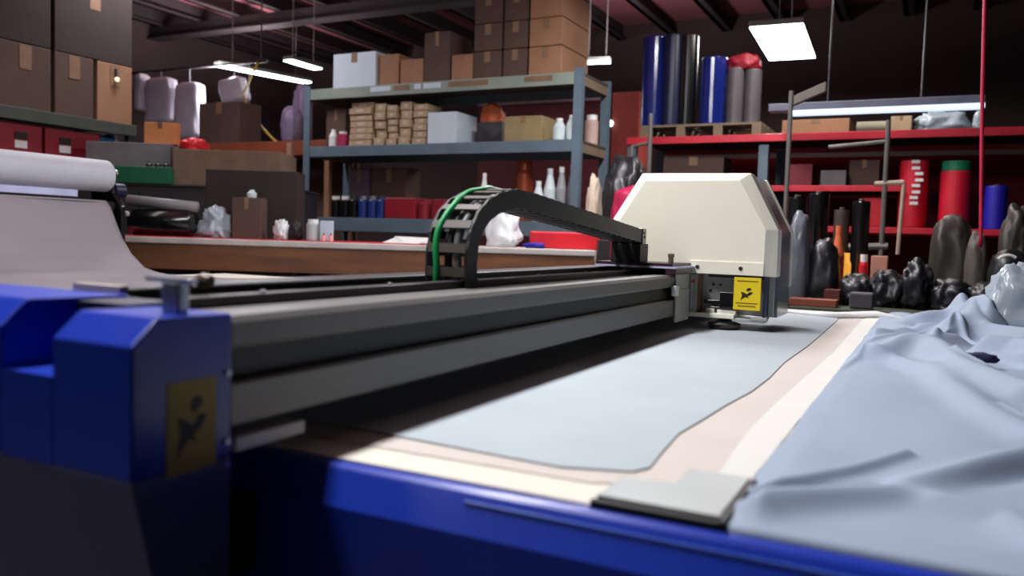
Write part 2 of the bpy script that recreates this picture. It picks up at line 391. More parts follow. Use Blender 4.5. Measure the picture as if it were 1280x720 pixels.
# ------------------------------------------------------------------ cable chain
cc = thing('cable_chain', 'black link cable chain arching over the beam to the cutting head', 'cable chain', (-.93, 2.0, .935))
X0, X1 = -.985, -.880
core = [(590,353),(590,335),(591,315),(595,292),(603,274),(613,262),(627,253),(646,248),(672,254),(700,263),(740,275),(780,288),(806,296)]
cpts = [at(x, y, X=X1) for x, y in core]
yz = [(p.y, p.z) for p in cpts]
yc, zc = yz[0]
low = [(yc+.006, zc-.03), (yc+.03, zc-.065), (yc+.08, zc-.078)] + [(yc+.08+.1*k, zc-.080) for k in range(1, 11)]
yz = low[::-1] + yz
# resample evenly
def resample(p, step):
    out = [p[0]]; acc = 0
    for a, b in zip(p, p[1:]):
        L = math.hypot(b[0]-a[0], b[1]-a[1]); t = step-acc
        while t <= L:
            out.append((a[0]+(b[0]-a[0])*t/L, a[1]+(b[1]-a[1])*t/L)); t += step
        acc = L-(t-step)
    return out
rs = resample(yz, .0155)
hw = .023
def frame_at(k):
    (a0, b0), (a1, b1) = rs[max(0, k-1)], rs[min(len(rs)-1, k+1)]; L = math.hypot(a1-a0, b1-b0)
    return rs[k], ((a1-a0)/L, (b1-b0)/L)
for xa, xb in ((X0, X0+.006), (X1-.006, X1)):
    m_ = MB(); prev = None; first = None
    for k in range(len(rs)):
        (a0, b0), (ty, tz) = frame_at(k); w_ = hw*(.93 if k % 3 == 0 else 1)
        ring = [m_.bm.verts.new((x, a0-tz*h_, b0+ty*h_)) for x, h_ in ((xa, -w_), (xb, -w_), (xb, w_), (xa, w_))]
        if prev:
            for q in range(4): m_.bm.faces.new((prev[q], prev[(q+1)%4], ring[(q+1)%4], ring[q]))
        else: m_.bm.faces.new(ring[::-1])
        prev = ring
    m_.bm.faces.new(prev); m_.build('side_band', M_chain, cc)
for k in range(2, len(rs)-2, 3):
    (a0, b0), (ty, tz) = frame_at(k)
    for h0, h1, nm, mm in ((hw-.004, hw+.001, 'outer_crossbar', M_chainl), (-hw-.001, -hw+.003, 'inner_crossbar', M_chain)):
        P = lambda x, s_, h_: (x, a0+ty*s_-tz*h_, b0+tz*s_+ty*h_)
        c_ = MB(); c_.hexa([P(X0+.005,-.010,h0),P(X1-.005,-.010,h0),P(X1-.005,.010,h0),P(X0+.005,.010,h0),P(X0+.005,-.010,h1),P(X1-.005,-.010,h1),P(X1-.005,.010,h1),P(X0+.005,.010,h1)])
        c_.build(nm, mm, cc)
def inner(x, off, r, m, nm, jitter=0):
    path = []
    for k in range(len(rs)-1):
        (a0, b0), (a1, b1) = rs[max(0,k-1)], rs[k+1]; L = math.hypot(a1-a0, b1-b0)
        path.append((x + jitter*math.sin(k*.7), rs[k][0]-(b1-b0)/L*off, rs[k][1]+(a1-a0)/L*off))
    MB().tube(path, r, 10).build(nm, m, cc, smooth=True)
inner(-.958, .024, .0075, M_green, 'green_cable', .004)
inner(-.940, 0, .009, M_black, 'black_cable')
inner(-.915, .006, .009, M_greyc, 'grey_cable', .003)
inner(-.895, -.004, .007, M_black, 'black_cable')
ey, ez = rs[-1]
MB().box((X0-.003, ey-.03, ez-.026), (X1+.003, ey+.012, ez+.028)).build('end_bracket', M_blackg, cc, bevel=.003)
for dz in (.012, -.002):
    MB().tube([(X1+.002, ey-.006-dz*.6, ez+dz), (X1+.006, ey-.006-dz*.6, ez+dz)], .004, 8).build('screw', M_steel, cc)

# ------------------------------------------------------------------ cutting head
hd = thing('cutting_unit', 'cream hooded cutting head riding on the gantry beam', 'cutting head', (-.77, 2.95, .86))
HY = 2.90
def hp(x, z, y=HY): return Vector((x, y, z))
outer = [(-1.070, 1.05), (-1.068, 1.235), (-.962, 1.402), (-.572, 1.400), (-.470, 1.205), (-.468, 1.045)]
innr = [(-1.035, 1.05), (-1.033, 1.228), (-.940, 1.374), (-.603, 1.374), (-.508, 1.205), (-.510, 1.045)]
bm = bmesh.new()
vo = [bm.verts.new(hp(x, z, HY+.03)) for x, z in outer]; vi = [bm.verts.new(hp(x, z, HY)) for x, z in innr]; vb = [bm.verts.new(hp(x, z, HY+.10)) for x, z in outer]
bm.faces.new(vi)
for i in range(6):
    j = (i+1) % 6; bm.faces.new((vo[i], vo[j], vi[j], vi[i])); bm.faces.new((vb[i], vb[j], vo[j], vo[i]))
bm.faces.new(vb[::-1])
mb = MB(); mb.bm.free(); mb.bm = bm; hood = mb.build('front_hood', M_cream, hd, bevel=.003, seg=2)
MB().box((-.765, HY-.004, 1.047), (-.508, HY+.001, 1.092)).build('hood_lip', M_cream, hd, bevel=.001)
for x in (-.735, -.585):
    MB().tube([(x, HY-.004, 1.070), (x, HY-.007, 1.070)], .007, 10).build('screw', M_dark, hd)
ou2 = [(-1.066, 1.05), (-1.064, 1.233), (-.960, 1.398), (-.575, 1.396), (-.474, 1.203), (-.472, .895)]
MB().prism([(x, HY+.10, z) for x, z in ou2[:5]] + [(-.472, HY+.10, .90), (-.55, HY+.10, .90), (-.56, HY+.10, 1.05)], (0, .24, 0)).build('side_shield', M_smoke, hd)
MB().prism([(x*1, HY+.34, z) for x, z in outer[:5]] + [(-.468, HY+.34, 1.0), (-1.07, HY+.34, 1.0)], (0, .03, 0)).build('rear_hood', M_cream, hd, bevel=.003)
# chassis under the hood
MB().box((-.80, HY+.06, .905), (-.48, HY+.075, 1.05)).build('back_plate', M_silver, hd)
MB().box((-.79, HY-.002, .905), (-.735, HY+.05, 1.045)).build('side_column', M_silver, hd, bevel=.002)
for x in (-.782, -.768, -.753): MB().box((x, HY-.0035, .92), (x+.003, HY-.002, 1.035)).build('column_rib', M_white, hd)
MB().tube([(-.747, HY-.002, 1.018), (-.747, HY-.008, 1.018)], .006, 10).build('indicator', M_red, hd)
MB().box((-.79, HY-.006, .893), (-.60, HY+.09, .909)).build('base_plate', M_cream, hd, bevel=.002)
MB().box((-.60, HY+.0, .885), (-.50, HY+.09, .897)).box((-.545, HY-.004, .893), (-.49, HY+.01, .905)).build('foot_bracket', M_silver, hd, bevel=.002)
MB().box((-.715, HY+.02, .94), (-.62, HY+.06, .955)).box((-.655, HY+.01, .93), (-.60, HY+.06, .985)).box((-.69, HY+.02, .925), (-.61, HY+.05, .932)).build('tool_motor', M_blackg, hd, bevel=.002)
MB().box((-.705, HY+.02, .908), (-.675, HY+.05, .925)).box((-.665, HY+.02, .908), (-.60, HY+.05, .922)).build('tool_clamp', M_white, hd, bevel=.002)
for x, z in ((-.69, 1.008), (-.665, 1.008), (-.70, .985)): MB().tube([(x, HY+.062, z), (x, HY+.055, z)], .005, 8).build('screw', M_dark, hd)
MB().box((-.735, HY+.01, .91), (-.728, HY+.06, 1.045)).build('tan_divider', M_tape, hd)
MB().box((-.505, HY-.002, .895), (-.497, HY+.09, 1.045)).build('corner_post', M_navyr, hd)
MB().box((-.70, HY+.02, 1.035), (-.51, HY+.06, 1.046)).build('upper_bracket', M_dark, hd)
MB().lathe((-.64, HY+.03, .8565), [(.05, 0), (.058, .006), (.058, .016), (.046, .022), (.03, .026), (.018, .034), (.018, .05)], 32).build('pressure_foot', M_blackg, hd)
lb = MB().box((-.603, HY-.012, .928), (-.512, HY-.009, 1.040)).build('warning_label', M_yellow, hd, bevel=.001)
picto(lambda a, b, k=0: Vector((-.603+.091*(.12+.76*a), HY-.012-.0006*k, .928+.112*(.18+.62*b))), lb, M_ink)
for z, w in ((1.026, .035), (.950, .037), (.940, .03)): MB().box((-.5575-w, HY-.0128, z), (-.5575+w, HY-.012, z+.0035)).build('text_line', mat('label_text', (120, 96, 20), .6), lb)
# carriage plate that grips the beam
MB().box((-.7595, 2.70, .885), (-.750, 2.86, .995)).box((-.7595, 2.70, .9951), (-.753, 2.86, 1.066)).build('carriage_plate', M_silver, hd, bevel=.003)
MB().box((-.7595, 2.66, .975), (-.742, 2.70, 1.01)).build('carriage_roller', M_white, hd, bevel=.004)
MB().box((-1.03, 2.66, 1.066), (-.745, 2.93, 1.072)).build('carriage_deck', M_lilac, hd)
MB().box((-1.03, 2.67, 1.072), (-.76, 2.92, 1.082)).box((-.78, 2.66, 1.046), (-.745, 2.87, 1.066)).build('carriage_truck', mat('dark_maroon_metal', (50, 22, 36), .4), hd)
MB().box((-.985, 2.69, 1.082), (-.88, 2.78, 1.145)).build('chain_mount', M_black, hd, bevel=.003)
MB().lathe((-.775, 2.70, 1.072), [(.009, 0), (.009, .03), (.011, .032), (.011, .042), (.006, .044)], 14).build('stop_pin', mat('bronze', (130, 116, 92), .4, .5), hd)

# ------------------------------------------------------------------ feed end: rolls and hanging cloth
fr = thing('roll_feeder', 'roll feeder with black end brackets and lilac bar at the far left of the table', 'roll feeder', (-4.75, 2.2, 0))
FX, FY0, FY1 = -4.72, .5, 3.55
zr = at(140, 221, X=-4.72).z; print('roll z', zr)
fx = FX
MB().box((fx-.03, FY0, 1.322), (fx+.03, FY1-.22, 1.385)).build('lilac_bar', M_lilac, fr, bevel=.004)
for y in (FY0-.03, FY1+.005):
    MB().prism([(fx-.10, y, .02), (fx+.16, y, .02), (fx+.13, y, 1.28), (fx+.05, y, 1.36), (fx+.03, y, 1.50), (fx-.05, y, 1.52), (fx-.16, y, 1.40), (fx-.16, y, 1.24)], (0, .03, 0)).build('end_bracket', M_blackg, fr, bevel=.006)
MB().tube([(fx+.05, FY0, 1.27), (fx+.05, FY1, 1.27)], .035, 20).build('guide_roller', M_dark, fr, smooth=True)
MB().tube([(fx+.02, FY1+.03, 1.49), (fx+.02, FY1+.055, 1.49)], .02, 14).tube([(fx+.13, FY1+.03, 1.23), (fx+.13, FY1+.055, 1.23)], .018, 14).build('end_bolt', M_steel, fr)
MB().tube([(fx+.02, FY1+.03, 1.38), (fx+.02, FY1+.10, 1.38)], .045, 16).build('drive_hub', M_navyr, fr)
rl = thing('fabric_roll', 'big white fabric roll resting above the lilac bar of the feeder', 'fabric roll', (fx, 2.2, zr-.1))
MB().tube([(fx, FY0+.03, zr), (fx, FY1-.012, zr), (fx, FY1-.004, zr)], [.10, .10, .094], 40).build('wound_fabric', M_roll, rl, smooth=False)
MB().tube([(fx, FY0, zr), (fx, FY1+.0, zr)], .03, 16).build('core', M_dark, rl)
for p_ in rl.children[0].data.polygons: p_.use_smooth = len(p_.vertices) == 4
# cloth coming down from the guide roller onto the bed
bm = bmesh.new(); prof = []
key = [(fx+.02, 1.305), (fx+.06, 1.308), (fx+.10, 1.27), (fx+.15, 1.18), (fx+.21, 1.08), (fx+.30, .98), (fx+.42, .90), (fx+.60, .862), (fx+.9, .857), (-3.0, .857), (-2.2, .857), (-1.2, .857)]
for a, b in zip(key, key[1:]):
    k = 10 if abs(a[1]-b[1]) > .01 else 4
    prof += [(a[0]+(b[0]-a[0])*i/k, a[1]+(b[1]-a[1])*i/k) for i in range(k)]
prof.append(key[-1]); rows = []
for i, (x, z) in enumerate(prof):
    row = []
    for j in range(61):
        y = .95 + (3.5-.95)*j/60
        if x > -4.2: y = .95 + (3.85-.95)*j/60 if x > -3.4 else .95 + (3.5+.35*min(1, (x+4.2)/.8)-.95)*j/60
        w = .018*noise.noise(Vector((x*2, y*2.2, 0)))*(1 if 1.27 > z > .86 else .15)
        row.append(bm.verts.new((x+w, y, z+abs(w)*.4)))
    rows.append(row)
for i in range(len(rows)-1):
    for j in range(60): bm.faces.new((rows[i][j], rows[i+1][j], rows[i+1][j+1], rows[i][j+1]))
mb = MB(); mb.bm.free(); mb.bm = bm; o = mb.build('feed_cloth', M_feed, smooth=True, loc=(-3, 2, ZT)); tag(o, 'pale grey cloth hanging from the feeder and lying across the bed behind the gantry', 'fabric')
so = o.modifiers.new('thick', 'SOLIDIFY'); so.thickness = .002; so.offset = -1
o = MB().box((at(140, 372, Z=.86).x-.25, 1.1, .86), (at(140, 372, Z=.86).x+.0, 3.0, .868)).build('white_board', M_white, loc=(-2.9, 2, .86)); tag(o, 'thin white board lying on the bed behind the blue housing', 'board')

# ------------------------------------------------------------------ workbench
BP = Plane((-4.96, 4.0), (-.451, .892)); BZ = 1.083
wb = thing('workbench', 'long brown wooden workbench with pale edge behind the cutting table', 'workbench', BP.p + BP.u*1.5)
bl = BP.p + BP.u*-.25; BWd = 3.45
MB().obox(bl + Vector((0,0,BZ-.045)), BP.u, BP.n, BWd, .70, .045).build('worktop', M_edge, wb, bevel=.008)
MB().obox(bl + BP.n*.015 + Vector((0,0,BZ-.225)), BP.u, BP.n, BWd-.01, .03, .18).build('front_apron', M_wood, wb, bevel=.003)
MB().obox(bl + BP.n*.67 + Vector((0,0,BZ-.225)), BP.u, BP.n, BWd-.01, .02, .18).build('rear_apron', M_wood, wb)
for a in (.05, 1.2, 2.3, BWd-.14):
    for b in (.05, .57): MB().obox(bl + BP.u*a + BP.n*b, BP.u, BP.n, .09, .09, BZ-.045).build('leg', M_cardd, wb)
MB().obox(bl + BP.u*.05 + BP.n*.05 + Vector((0,0,.35)), BP.u, BP.n, BWd-.15, .62, .03).build('lower_shelf', M_deck, wb)
rc = MB().obox(bl + BP.n*.02 + Vector((0,0,BZ)), BP.u, BP.n, 2.28, .5, .006)
o = rc.build('bench_cloth', M_redc, loc=(bl.x, bl.y, BZ)); tag(o, 'red cloth laid along the left part of the brown workbench', 'cloth')

# ---- generic pieces placed on a plane and resting at height zb
def carton(pl, x0, x1, yt, zb, dep, m, name, label, cat='box', group=None, tape=True, flaps=False, seam=None, bevel=.004):
    a = pl.hit(x0, yt); b = pl.hit(x1, yt); w = (b-a).dot(pl.u); zt = pl.hit((x0+x1)/2, yt).z; h = zt-zb
    o0 = Vector((a.x, a.y, zb)); c = o0 + pl.u*w/2 + pl.n*dep/2
    t = thing(name, label, cat, c, group)
    MB().obox(o0, pl.u, pl.n, w, dep, h).build('body', m, t, bevel=bevel)
    if tape:
        tw = w*.14; MB().obox(o0 + pl.u*(w-tw)/2 - pl.n*.002 + Vector((0,0,h*.72)), pl.u, pl.n, tw, .004, h*.29).obox(o0 + pl.u*(w-tw)/2 + Vector((0,0,h)), pl.u, pl.n, tw, dep, .0015).build('tape', M_tape, t)
        MB().obox(o0 + pl.n*(dep/2-.002) + Vector((0,0,h)), pl.u, pl.n, w, .004, .003).build('flap_seam', M_cardd, t)
    if flaps:
        for s_, e_ in ((0, -1), (1, 1)):
            q = o0 + pl.u*(w*s_) + Vector((0,0,h)); f = pl.u*e_*w*.3 + Vector((0,0,h*.25))
            MB().prism([q, q+pl.n*dep, q+pl.n*dep+f, q+f], (0,0,.006)).build('flap', m, t)
    return t
def upright(pl, x0, x1, yt, zb, m, name, label, cat, kind='roll', group=None, capm=None, core=None, k=.0):
    a = pl.hit(x0, yt); b = pl.hit(x1, yt); r = (b-a).dot(pl.u)/2; zt = pl.hit((x0+x1)/2, yt).z; h = zt-zb
    c = Vector(((a.x+b.x)/2, (a.y+b.y)/2, zb)) + pl.n*r
    t = thing(name, label, cat, c, group)
    if kind == 'roll':
        MB().lathe(c, [(r*.96, 0), (r, .01), (r*(1-k), h-.01), (r*.97*(1-k), h)], 28).build('wound_fabric', m, t, smooth=False)
        MB().lathe(c + Vector((0,0,h)), [(r*.3, 0), (r*.3, .015)], 14).build('core', core or M_cardd, t)
        for p_ in t.children[0].data.polygons: p_.use_smooth = len(p_.vertices) == 4
    elif kind == 'jar':
        MB().lathe(c, [(r*.93, 0), (r, .012), (r, h*.78), (r*.8, h*.84)], 24).build('body', m, t)
        MB().lathe(c + Vector((0,0,h*.84)), [(r*.78, 0), (r*.78, h*.16), (r*.7, h*.16)], 24).build('lid', capm or M_white, t)
    elif kind == 'bottle':
        MB().lathe(c, [(r*.9, 0), (r, .01), (r, h*.6), (r*.8, h*.7), (r*.5, h*.86), (r*.45, h*.9)], 24).build('body', m, t)
        MB().lathe(c + Vector((0,0,h*.9)), [(r*.5, 0), (r*.5, h*.1)], 18).build('cap', capm or M_white, t)
    return t
def sack(pl, x0, x1, yt, zb, m, name, label, cat='bag', seed=1, dep=None, amp=.22, taper=.15, knot=False, group=None):
    a = pl.hit(x0, yt); b = pl.hit(x1, yt); r = (b-a).dot(pl.u)/2; zt = pl.hit((x0+x1)/2, yt).z; h = (zt-zb)/1.85/.95
    dd = dep or r; c = Vector(((a.x+b.x)/2, (a.y+b.y)/2, zb)) + pl.n*dd
    t = thing(name, label, cat, c, group)
    MB().blob(c, (r*.93, dd*.9, h), seed, amp, taper=taper).build('body', m, t, smooth=True)
    if knot: MB().blob(c + Vector((0,0,h*1.72)), (r*.22, r*.22, h*.16), seed+3, .4, sub=2).build('knot', m, t, smooth=True)
    return t

# ---- on the workbench
b1 = BP.off(.12); b2 = BP.off(.32)
carton(b2, 257, 371, 213, BZ, .25, mat('dark_carton_inside', (44, 32, 32), .8), 'storage_box', 'large dark brown storage box standing on the workbench', group=None, tape=False)
carton(b1, 290, 326, 247, BZ, .16, M_cardd, 'cardboard_box', 'narrow brown carton on the workbench in front of the dark storage box')
a = b1.hit(312, 247)
upright(b1.off(.04), 307, 319, 237, a.z, M_bottle, 'bottle', 'small white bottle on top of the narrow brown carton', 'bottle', 'bottle')
# wrapped roll with pale tube on top
wr = thing('wrapped_roll', 'black plastic wrapped roll under a pale tube at the left end of the workbench', 'roll', b1.hit(205, 290))
a = b1.hit(165, 272); b = b1.hit(243, 275); a.z = b.z = BZ+.105
MB().tube([a, a+(b-a)*.03, b-(b-a)*.03, b], [.08, .098, .098, .08], 24).build('wrapped_body', M_blackg, wr, smooth=True)
a2 = b1.off(-.02).hit(160, 250); b2_ = b1.off(-.02).hit(247, 259)
MB().tube([a2+Vector((0,0,-.0)), b2_], .038, 18).build('pale_tube', M_greyp, wr, smooth=True)
sack(b1.off(-.03), 243, 284, 264, BZ+.006, M_clear, 'plastic_film', 'crumpled clear plastic film spilling off the wrapped roll end', 'plastic', 5, .1, .6, taper=.3)
sack(b1, 340, 360, 277, BZ+.006, M_whitebag, 'work_glove', 'white and black work glove lying on the workbench, nearest the storage box', 'glove', 8, .05, .5)
sack(b1, 358, 376, 279, BZ+.006, M_black, 'work_glove', 'dark work glove beside the grey rack post on the workbench', 'glove', 9, .05, .4)
upright(b1, 381, 398, 274, BZ+.006, mat('pale_teal_box', (176, 190, 190), .5), 'spray_can', 'pale squat can on the workbench left of the white tag', 'can', 'jar')
carton(b1, 400, 416, 276, BZ+.006, .04, mat('pale_blue_tag', (186, 206, 220), .5), 'small_box', 'small pale blue box on the workbench under the jars', tape=False)
upright(b1.off(-.06), 401, 407, 294, BZ+.006, mat('pink_cap', (240, 170, 170), .5), 'thread_spool', 'pink thread spool on the red cloth, left one of a pair', 'spool', 'roll')
upright(b1.off(-.06), 410, 416, 294, BZ+.006, MATS['pink_cap'], 'thread_spool', 'pink thread spool on the red cloth, right one of a pair', 'spool', 'roll')
o = b1.hit(478, 290); t = thing('paper_sheets', 'loose white papers on the red cloth left of the cable chain', 'paper', (o.x, o.y, BZ+.006))
for k in range(4):
    s_ = Vector((o.x, o.y, BZ+.007+.004*k)) + BP.u*(.05*k); r_ = .25*k-.3
    uu = BP.u*math.cos(r_) + BP.n*math.sin(r_); nn = BP.n*math.cos(r_) - BP.u*math.sin(r_)
    MB().prism([s_, s_+uu*.28, s_+uu*.28+nn*.2+Vector((0,0,.03)), s_+nn*.2+Vector((0,0,.035))], (0,0,.002)).build('sheet', M_white, t)
sack(b1, 604, 654, 262, BZ, M_whitebag, 'plastic_bag', 'white plastic bag on the workbench framed by the cable chain', 'bag', 12, .12, .4, taper=.3, knot=True)
o_ = b1.hit(668, 304); o = MB().blob((o_.x, o_.y, BZ), (.075, .05, .022), 3, .3, sub=3).build('folded_cloth', mat('blue_cloth', (26, 26, 140), .7), smooth=True, loc=(o_.x, o_.y, BZ)); tag(o, 'small royal blue cloth on the workbench beside the red bin', 'cloth')
carton(b1, 663, 750, 290, BZ, .3, M_redp, 'plastic_bin', 'bright red low bin at the right end of the workbench', 'bin', tape=False, bevel=.01)
p = BP.off(-.01).hit(404, 341)
carton(BP.off(-.05), 748, 763, 300, 0, .1, M_dark, 'machine_post', 'dark square post standing at the right end of the workbench', 'post', tape=False)
carton(BP.off(.2), 396, 413, 333, .38, .12, M_redp, 'plastic_tub', 'red tub on the lower shelf under the workbench', 'tub', tape=False)

# ------------------------------------------------------------------ grey storage rack
RP = Plane((0, 6.5), (0, 1)); RX0, RX1 = -5.69, -2.69
rk = thing('storage_rack', 'tall blue-grey steel storage rack behind the workbench', 'rack', ((RX0+RX1)/2, 6.85, 0))
SH = [.55, 1.30, 2.00, 2.565]
for x in (RX0, RX1-.075):
    for y in (6.5, 7.14):
        MB().prism([(x, y, 0), (x+.075, y, 0), (x+.075, y+.012, 0), (x+.012, y+.012, 0), (x+.012, y+.06, 0), (x, y+.06, 0)] if x < -4 else [(x, y, 0), (x+.075, y, 0), (x+.075, y+.06, 0), (x+.063, y+.06, 0), (x+.063, y+.012, 0), (x, y+.012, 0)], (0,0,2.6)).build('post', M_rack, rk)
for i, z in enumerate(SH):
    hgt = .13 if i == 1 else .10
    MB().box((RX0+.01, 6.512, z-.02), (RX1-.01, 7.19, z)).build('shelf_deck', M_deck, rk)
    MB().box((RX0+.013, 6.505, z-hgt), (RX1-.013, 6.535, z+.002)).build('front_beam', M_racktop if i == 3 else M_rack, rk, bevel=.004)
    MB().box((RX0+.013, 7.16, z-hgt), (RX1-.013, 7.19, z-.02)).build('rear_beam', M_rack, rk)
    for x in (RX0+.013, RX1-.04): MB().box((x, 6.54, z-hgt), (x+.025, 7.15, z-.021)).build('side_beam', M_pallet if i else M_rack, rk)
# labels stuck on the top beam
for x0, x1, m in ((463, 488, M_box_w), (492, 512, M_tape), (518, 526, M_box_w), (529, 551, M_box_w), (560, 610, M_tape), (655, 690, M_tape)):
    a = RP.hit(x0, 100); b = RP.hit(x1, 100)
    MB().box((a.x, 6.502, 2.505), (b.x, 6.505, 2.552)).build('label', m, rk)
T = SH[3]+.002; P0 = RP.off(.03)
carton(P0, 417, 470, 66, T, .4, M_box_w, 'cardboard_box', 'white carton with a tan band on top of the rack at its left end')
carton(P0.off(.03), 473, 499, 68, T, .4, M_card, 'cardboard_box', 'slim brown carton on the rack top right of the white carton')
carton(P0, 501, 529, 74, T, .4, M_card, 'cardboard_box', 'low tan carton on the rack top between two brown cartons')
carton(P0, 531, 563, 40, T, .4, M_cardd, 'cardboard_box', 'tall narrow brown carton on the rack top standing above its neighbours')
carton(P0, 565, 591, 68, T, .4, M_card, 'cardboard_box', 'small brown carton on the rack top left of the big carton stack')
def ztop(px, py): return P0.hit(px, py).z
lv = [T, ztop(650, 60), ztop(650, 25), ztop(650, -12)]
cols = [(592, 627, 'left'), (629, 659, 'middle'), (661, 703, 'right')]
for i in range(3):
    for x0, x1, w in cols:
        a = P0.hit(x0, 60); b = P0.hit(x1, 60); z0 = lv[i]+.002*(i > 0); z1 = lv[i+1]
        if w == 'right' : b = Vector((b.x, b.y, 0))
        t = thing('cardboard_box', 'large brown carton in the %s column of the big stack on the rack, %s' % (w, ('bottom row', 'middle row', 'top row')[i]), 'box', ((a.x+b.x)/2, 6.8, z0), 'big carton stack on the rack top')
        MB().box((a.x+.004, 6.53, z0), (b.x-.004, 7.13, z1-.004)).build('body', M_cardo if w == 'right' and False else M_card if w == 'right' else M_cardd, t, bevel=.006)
        MB().box(((a.x+b.x)/2-.03, 6.528, z1-.1), ((a.x+b.x)/2+.03, 6.531, z1-.006)).build('tape', M_tape, t)
# middle shelf
T = SH[2]+.002
carton(P0.off(.1), 408, 432, 137, T, .3, M_cardd, 'cardboard_box', 'grey-brown carton at the left end of the middle shelf')
upright(P0, 409, 418, 161, T, M_white, 'bottle', 'slim white bottle before the left carton on the middle shelf', 'bottle', 'bottle')
upright(P0, 420, 430, 164, T, mat('magenta_jar', (170, 30, 80), .5), 'jar', 'magenta jar before the left carton on the middle shelf', 'jar', 'jar')
colx = [(434, 463, 124), (465, 479, 126), (481, 494, 128), (496, 511, 123), (513, 532, 126)]
ordi = ['bottom', 'second', 'third', 'fourth', 'fifth', 'sixth', 'seventh', 'eighth', 'ninth']
coln = ['first', 'second', 'third', 'fourth', 'fifth']
for ci, (x0, x1, yt) in enumerate(colx):
    a = P0.hit(x0, 150).x; b = P0.hit(x1, 150).x; zt = P0.hit((x0+x1)/2, yt+2).z; nr = (7, 5, 6, 5, 6)[ci]; hh = (zt-T)/nr
    proto = None
    for r_ in range(nr):
        jx = random.uniform(-.006, .006); jy = random.uniform(0, .05)
        lbl = 'small tan carton, %s from the bottom, %s column of the middle shelf pile' % (ordi[r_] if r_ else 'lowest', coln[ci])
        if r_ == 0: lbl = 'small tan carton, lowest one, %s column of the middle shelf pile' % coln[ci]
        z = T + hh*r_
        if proto is None:
            proto = t = thing('small_carton', lbl, 'box', ((a+b)/2, 6.55, z), 'small cartons piled on the middle shelf')
            MB().box((a+.008, 6.55, z), (b-.008, 6.80, z+hh-.006)).build('body', M_cardl, t, bevel=.004)
            MB().box((a+(b-a)*.35, 6.548, z+hh*.3), (a+(b-a)*.65, 6.5505, z+hh*.7)).build('sticker', M_beige, t)
            MB().box((a+.01, 6.67, z+hh-.0065), (b-.01, 6.68, z+hh-.005)).build('flap_seam', M_cardd, t)
        else:
            t = proto.copy(); C.objects.link(t); t.location = (proto.location.x+jx, 6.55+jy, z); t['label'] = lbl
            for ch in list(proto.children):
                c2 = ch.copy(); C.objects.link(c2); c2.parent = t
carton(P0, 535, 571, 140, T, .38, M_box_w, 'cardboard_box', 'square pale white carton in the middle of the middle shelf', tape=False)
sack(P0.off(.3), 595, 624, 131, T+.14, M_orange, 'orange_cloth', 'orange bundle lying on the dark bin of the middle shelf', 'cloth', 14, .1, .3)
carton(P0.off(.2), 597, 628, 152, T, .32, mat('charcoal_bin', (56, 54, 58), .5), 'storage_bin', 'charcoal bin beside the square white carton on the middle shelf', 'bin', tape=False)
carton(P0, 631, 678, 145, T, .3, mat('mustard_carton', (140, 122, 84), .8), 'cardboard_box', 'mustard brown carton on the middle shelf near the right post')
for k, (x0, x1, yt) in enumerate(((689, 704, 147), (706, 719, 143))):
    upright(P0, x0, x1, yt, T, M_bottle, 'bottle', ('wide pale bottle right of the mustard carton', 'taller pale bottle next to the rack right post')[k], 'bottle', 'bottle')
# lower shelf
T = SH[1]+.002
carton(P0.off(.3), 437, 461, 210, T, .25, mat('mauve_carton', (92, 78, 90), .8), 'cardboard_box', 'dull mauve carton at the back of the lower shelf behind the jars')
carton(P0.off(.3), 465, 508, 210, T, .25, M_cardd, 'cardboard_box', 'wide brown carton at the back of the lower shelf above the blue jars')
jl = ['leftmost black jar', 'second black jar', 'third black jar next to the blue jars']
for k, (x0, x1) in enumerate(((411, 421), (423, 433), (434, 444))):
    upright(P0, x0, x1, 245, T, M_blackg, 'jar', jl[k] + ' on the lower shelf of the rack', 'jar', 'jar', 'black jars on the lower shelf', capm=M_white if k != 2 else M_dark)
for k, (x0, x1) in enumerate(((446, 456), (458, 468), (469, 479))):
    upright(P0, x0, x1, 245, T, mat('blue_jar', (30, 50, 120), .35), 'jar', ('left blue jar', 'middle blue jar', 'right blue jar touching the red bin')[k] + ' on the lower shelf of the rack', 'jar', 'jar', 'blue jars on the lower shelf', capm=M_steel if k != 2 else M_dlid)
carton(P0, 481, 519, 247, T, .3, M_dred, 'storage_bin', 'dark red bin on the lower shelf right of the blue jars', 'bin', tape=False, bevel=.01)
upright(P0, 521, 534, 249, T, M_dred, 'jar', 'dark red jar beside the dark red bin', 'jar', 'jar', capm=M_dred)
carton(P0, 541, 556, 249, T, .2, M_dred, 'small_box', 'small red box on the lower shelf seen left of the cable chain', tape=False)
upright(P0, 599, 608, 216, T, M_white, 'bottle', 'single slim white bottle on the lower shelf above the cable chain', 'bottle', 'bottle')
upright(P0.off(.2), 642, 662, 200, T, M_copper, 'tin_can', 'copper coloured tin on the lower shelf', 'tin', 'jar', capm=M_copper)
upright(P0, 664, 677, 226, T, M_bottle, 'bottle', 'short pale bottle, left of the bottle with the dark handle', 'bottle', 'bottle')
upright(P0.off(.06), 678, 692, 210, T, M_bottle, 'bottle', 'tall pale bottle at the middle of the bottle row on the lower shelf', 'bottle', 'bottle', capm=M_bottle)
upright(P0.off(.06), 694, 706, 208, T, mat('grey_bottle', (140, 144, 148), .4), 'bottle', 'grey bottle on the lower shelf left of the right post', 'bottle', 'bottle')
upright(P0.off(.1), 708, 720, 206, T, MATS['grey_bottle'], 'bottle', 'grey bottle touching the right post of the lower shelf', 'bottle', 'bottle')
upright(P0.off(.35), 729, 745, 143, SH[2]+.002, mat('pinkish_jar', (190, 160, 150), .5), 'jar', 'pinkish jar behind the right post on the middle shelf', 'jar', 'jar')

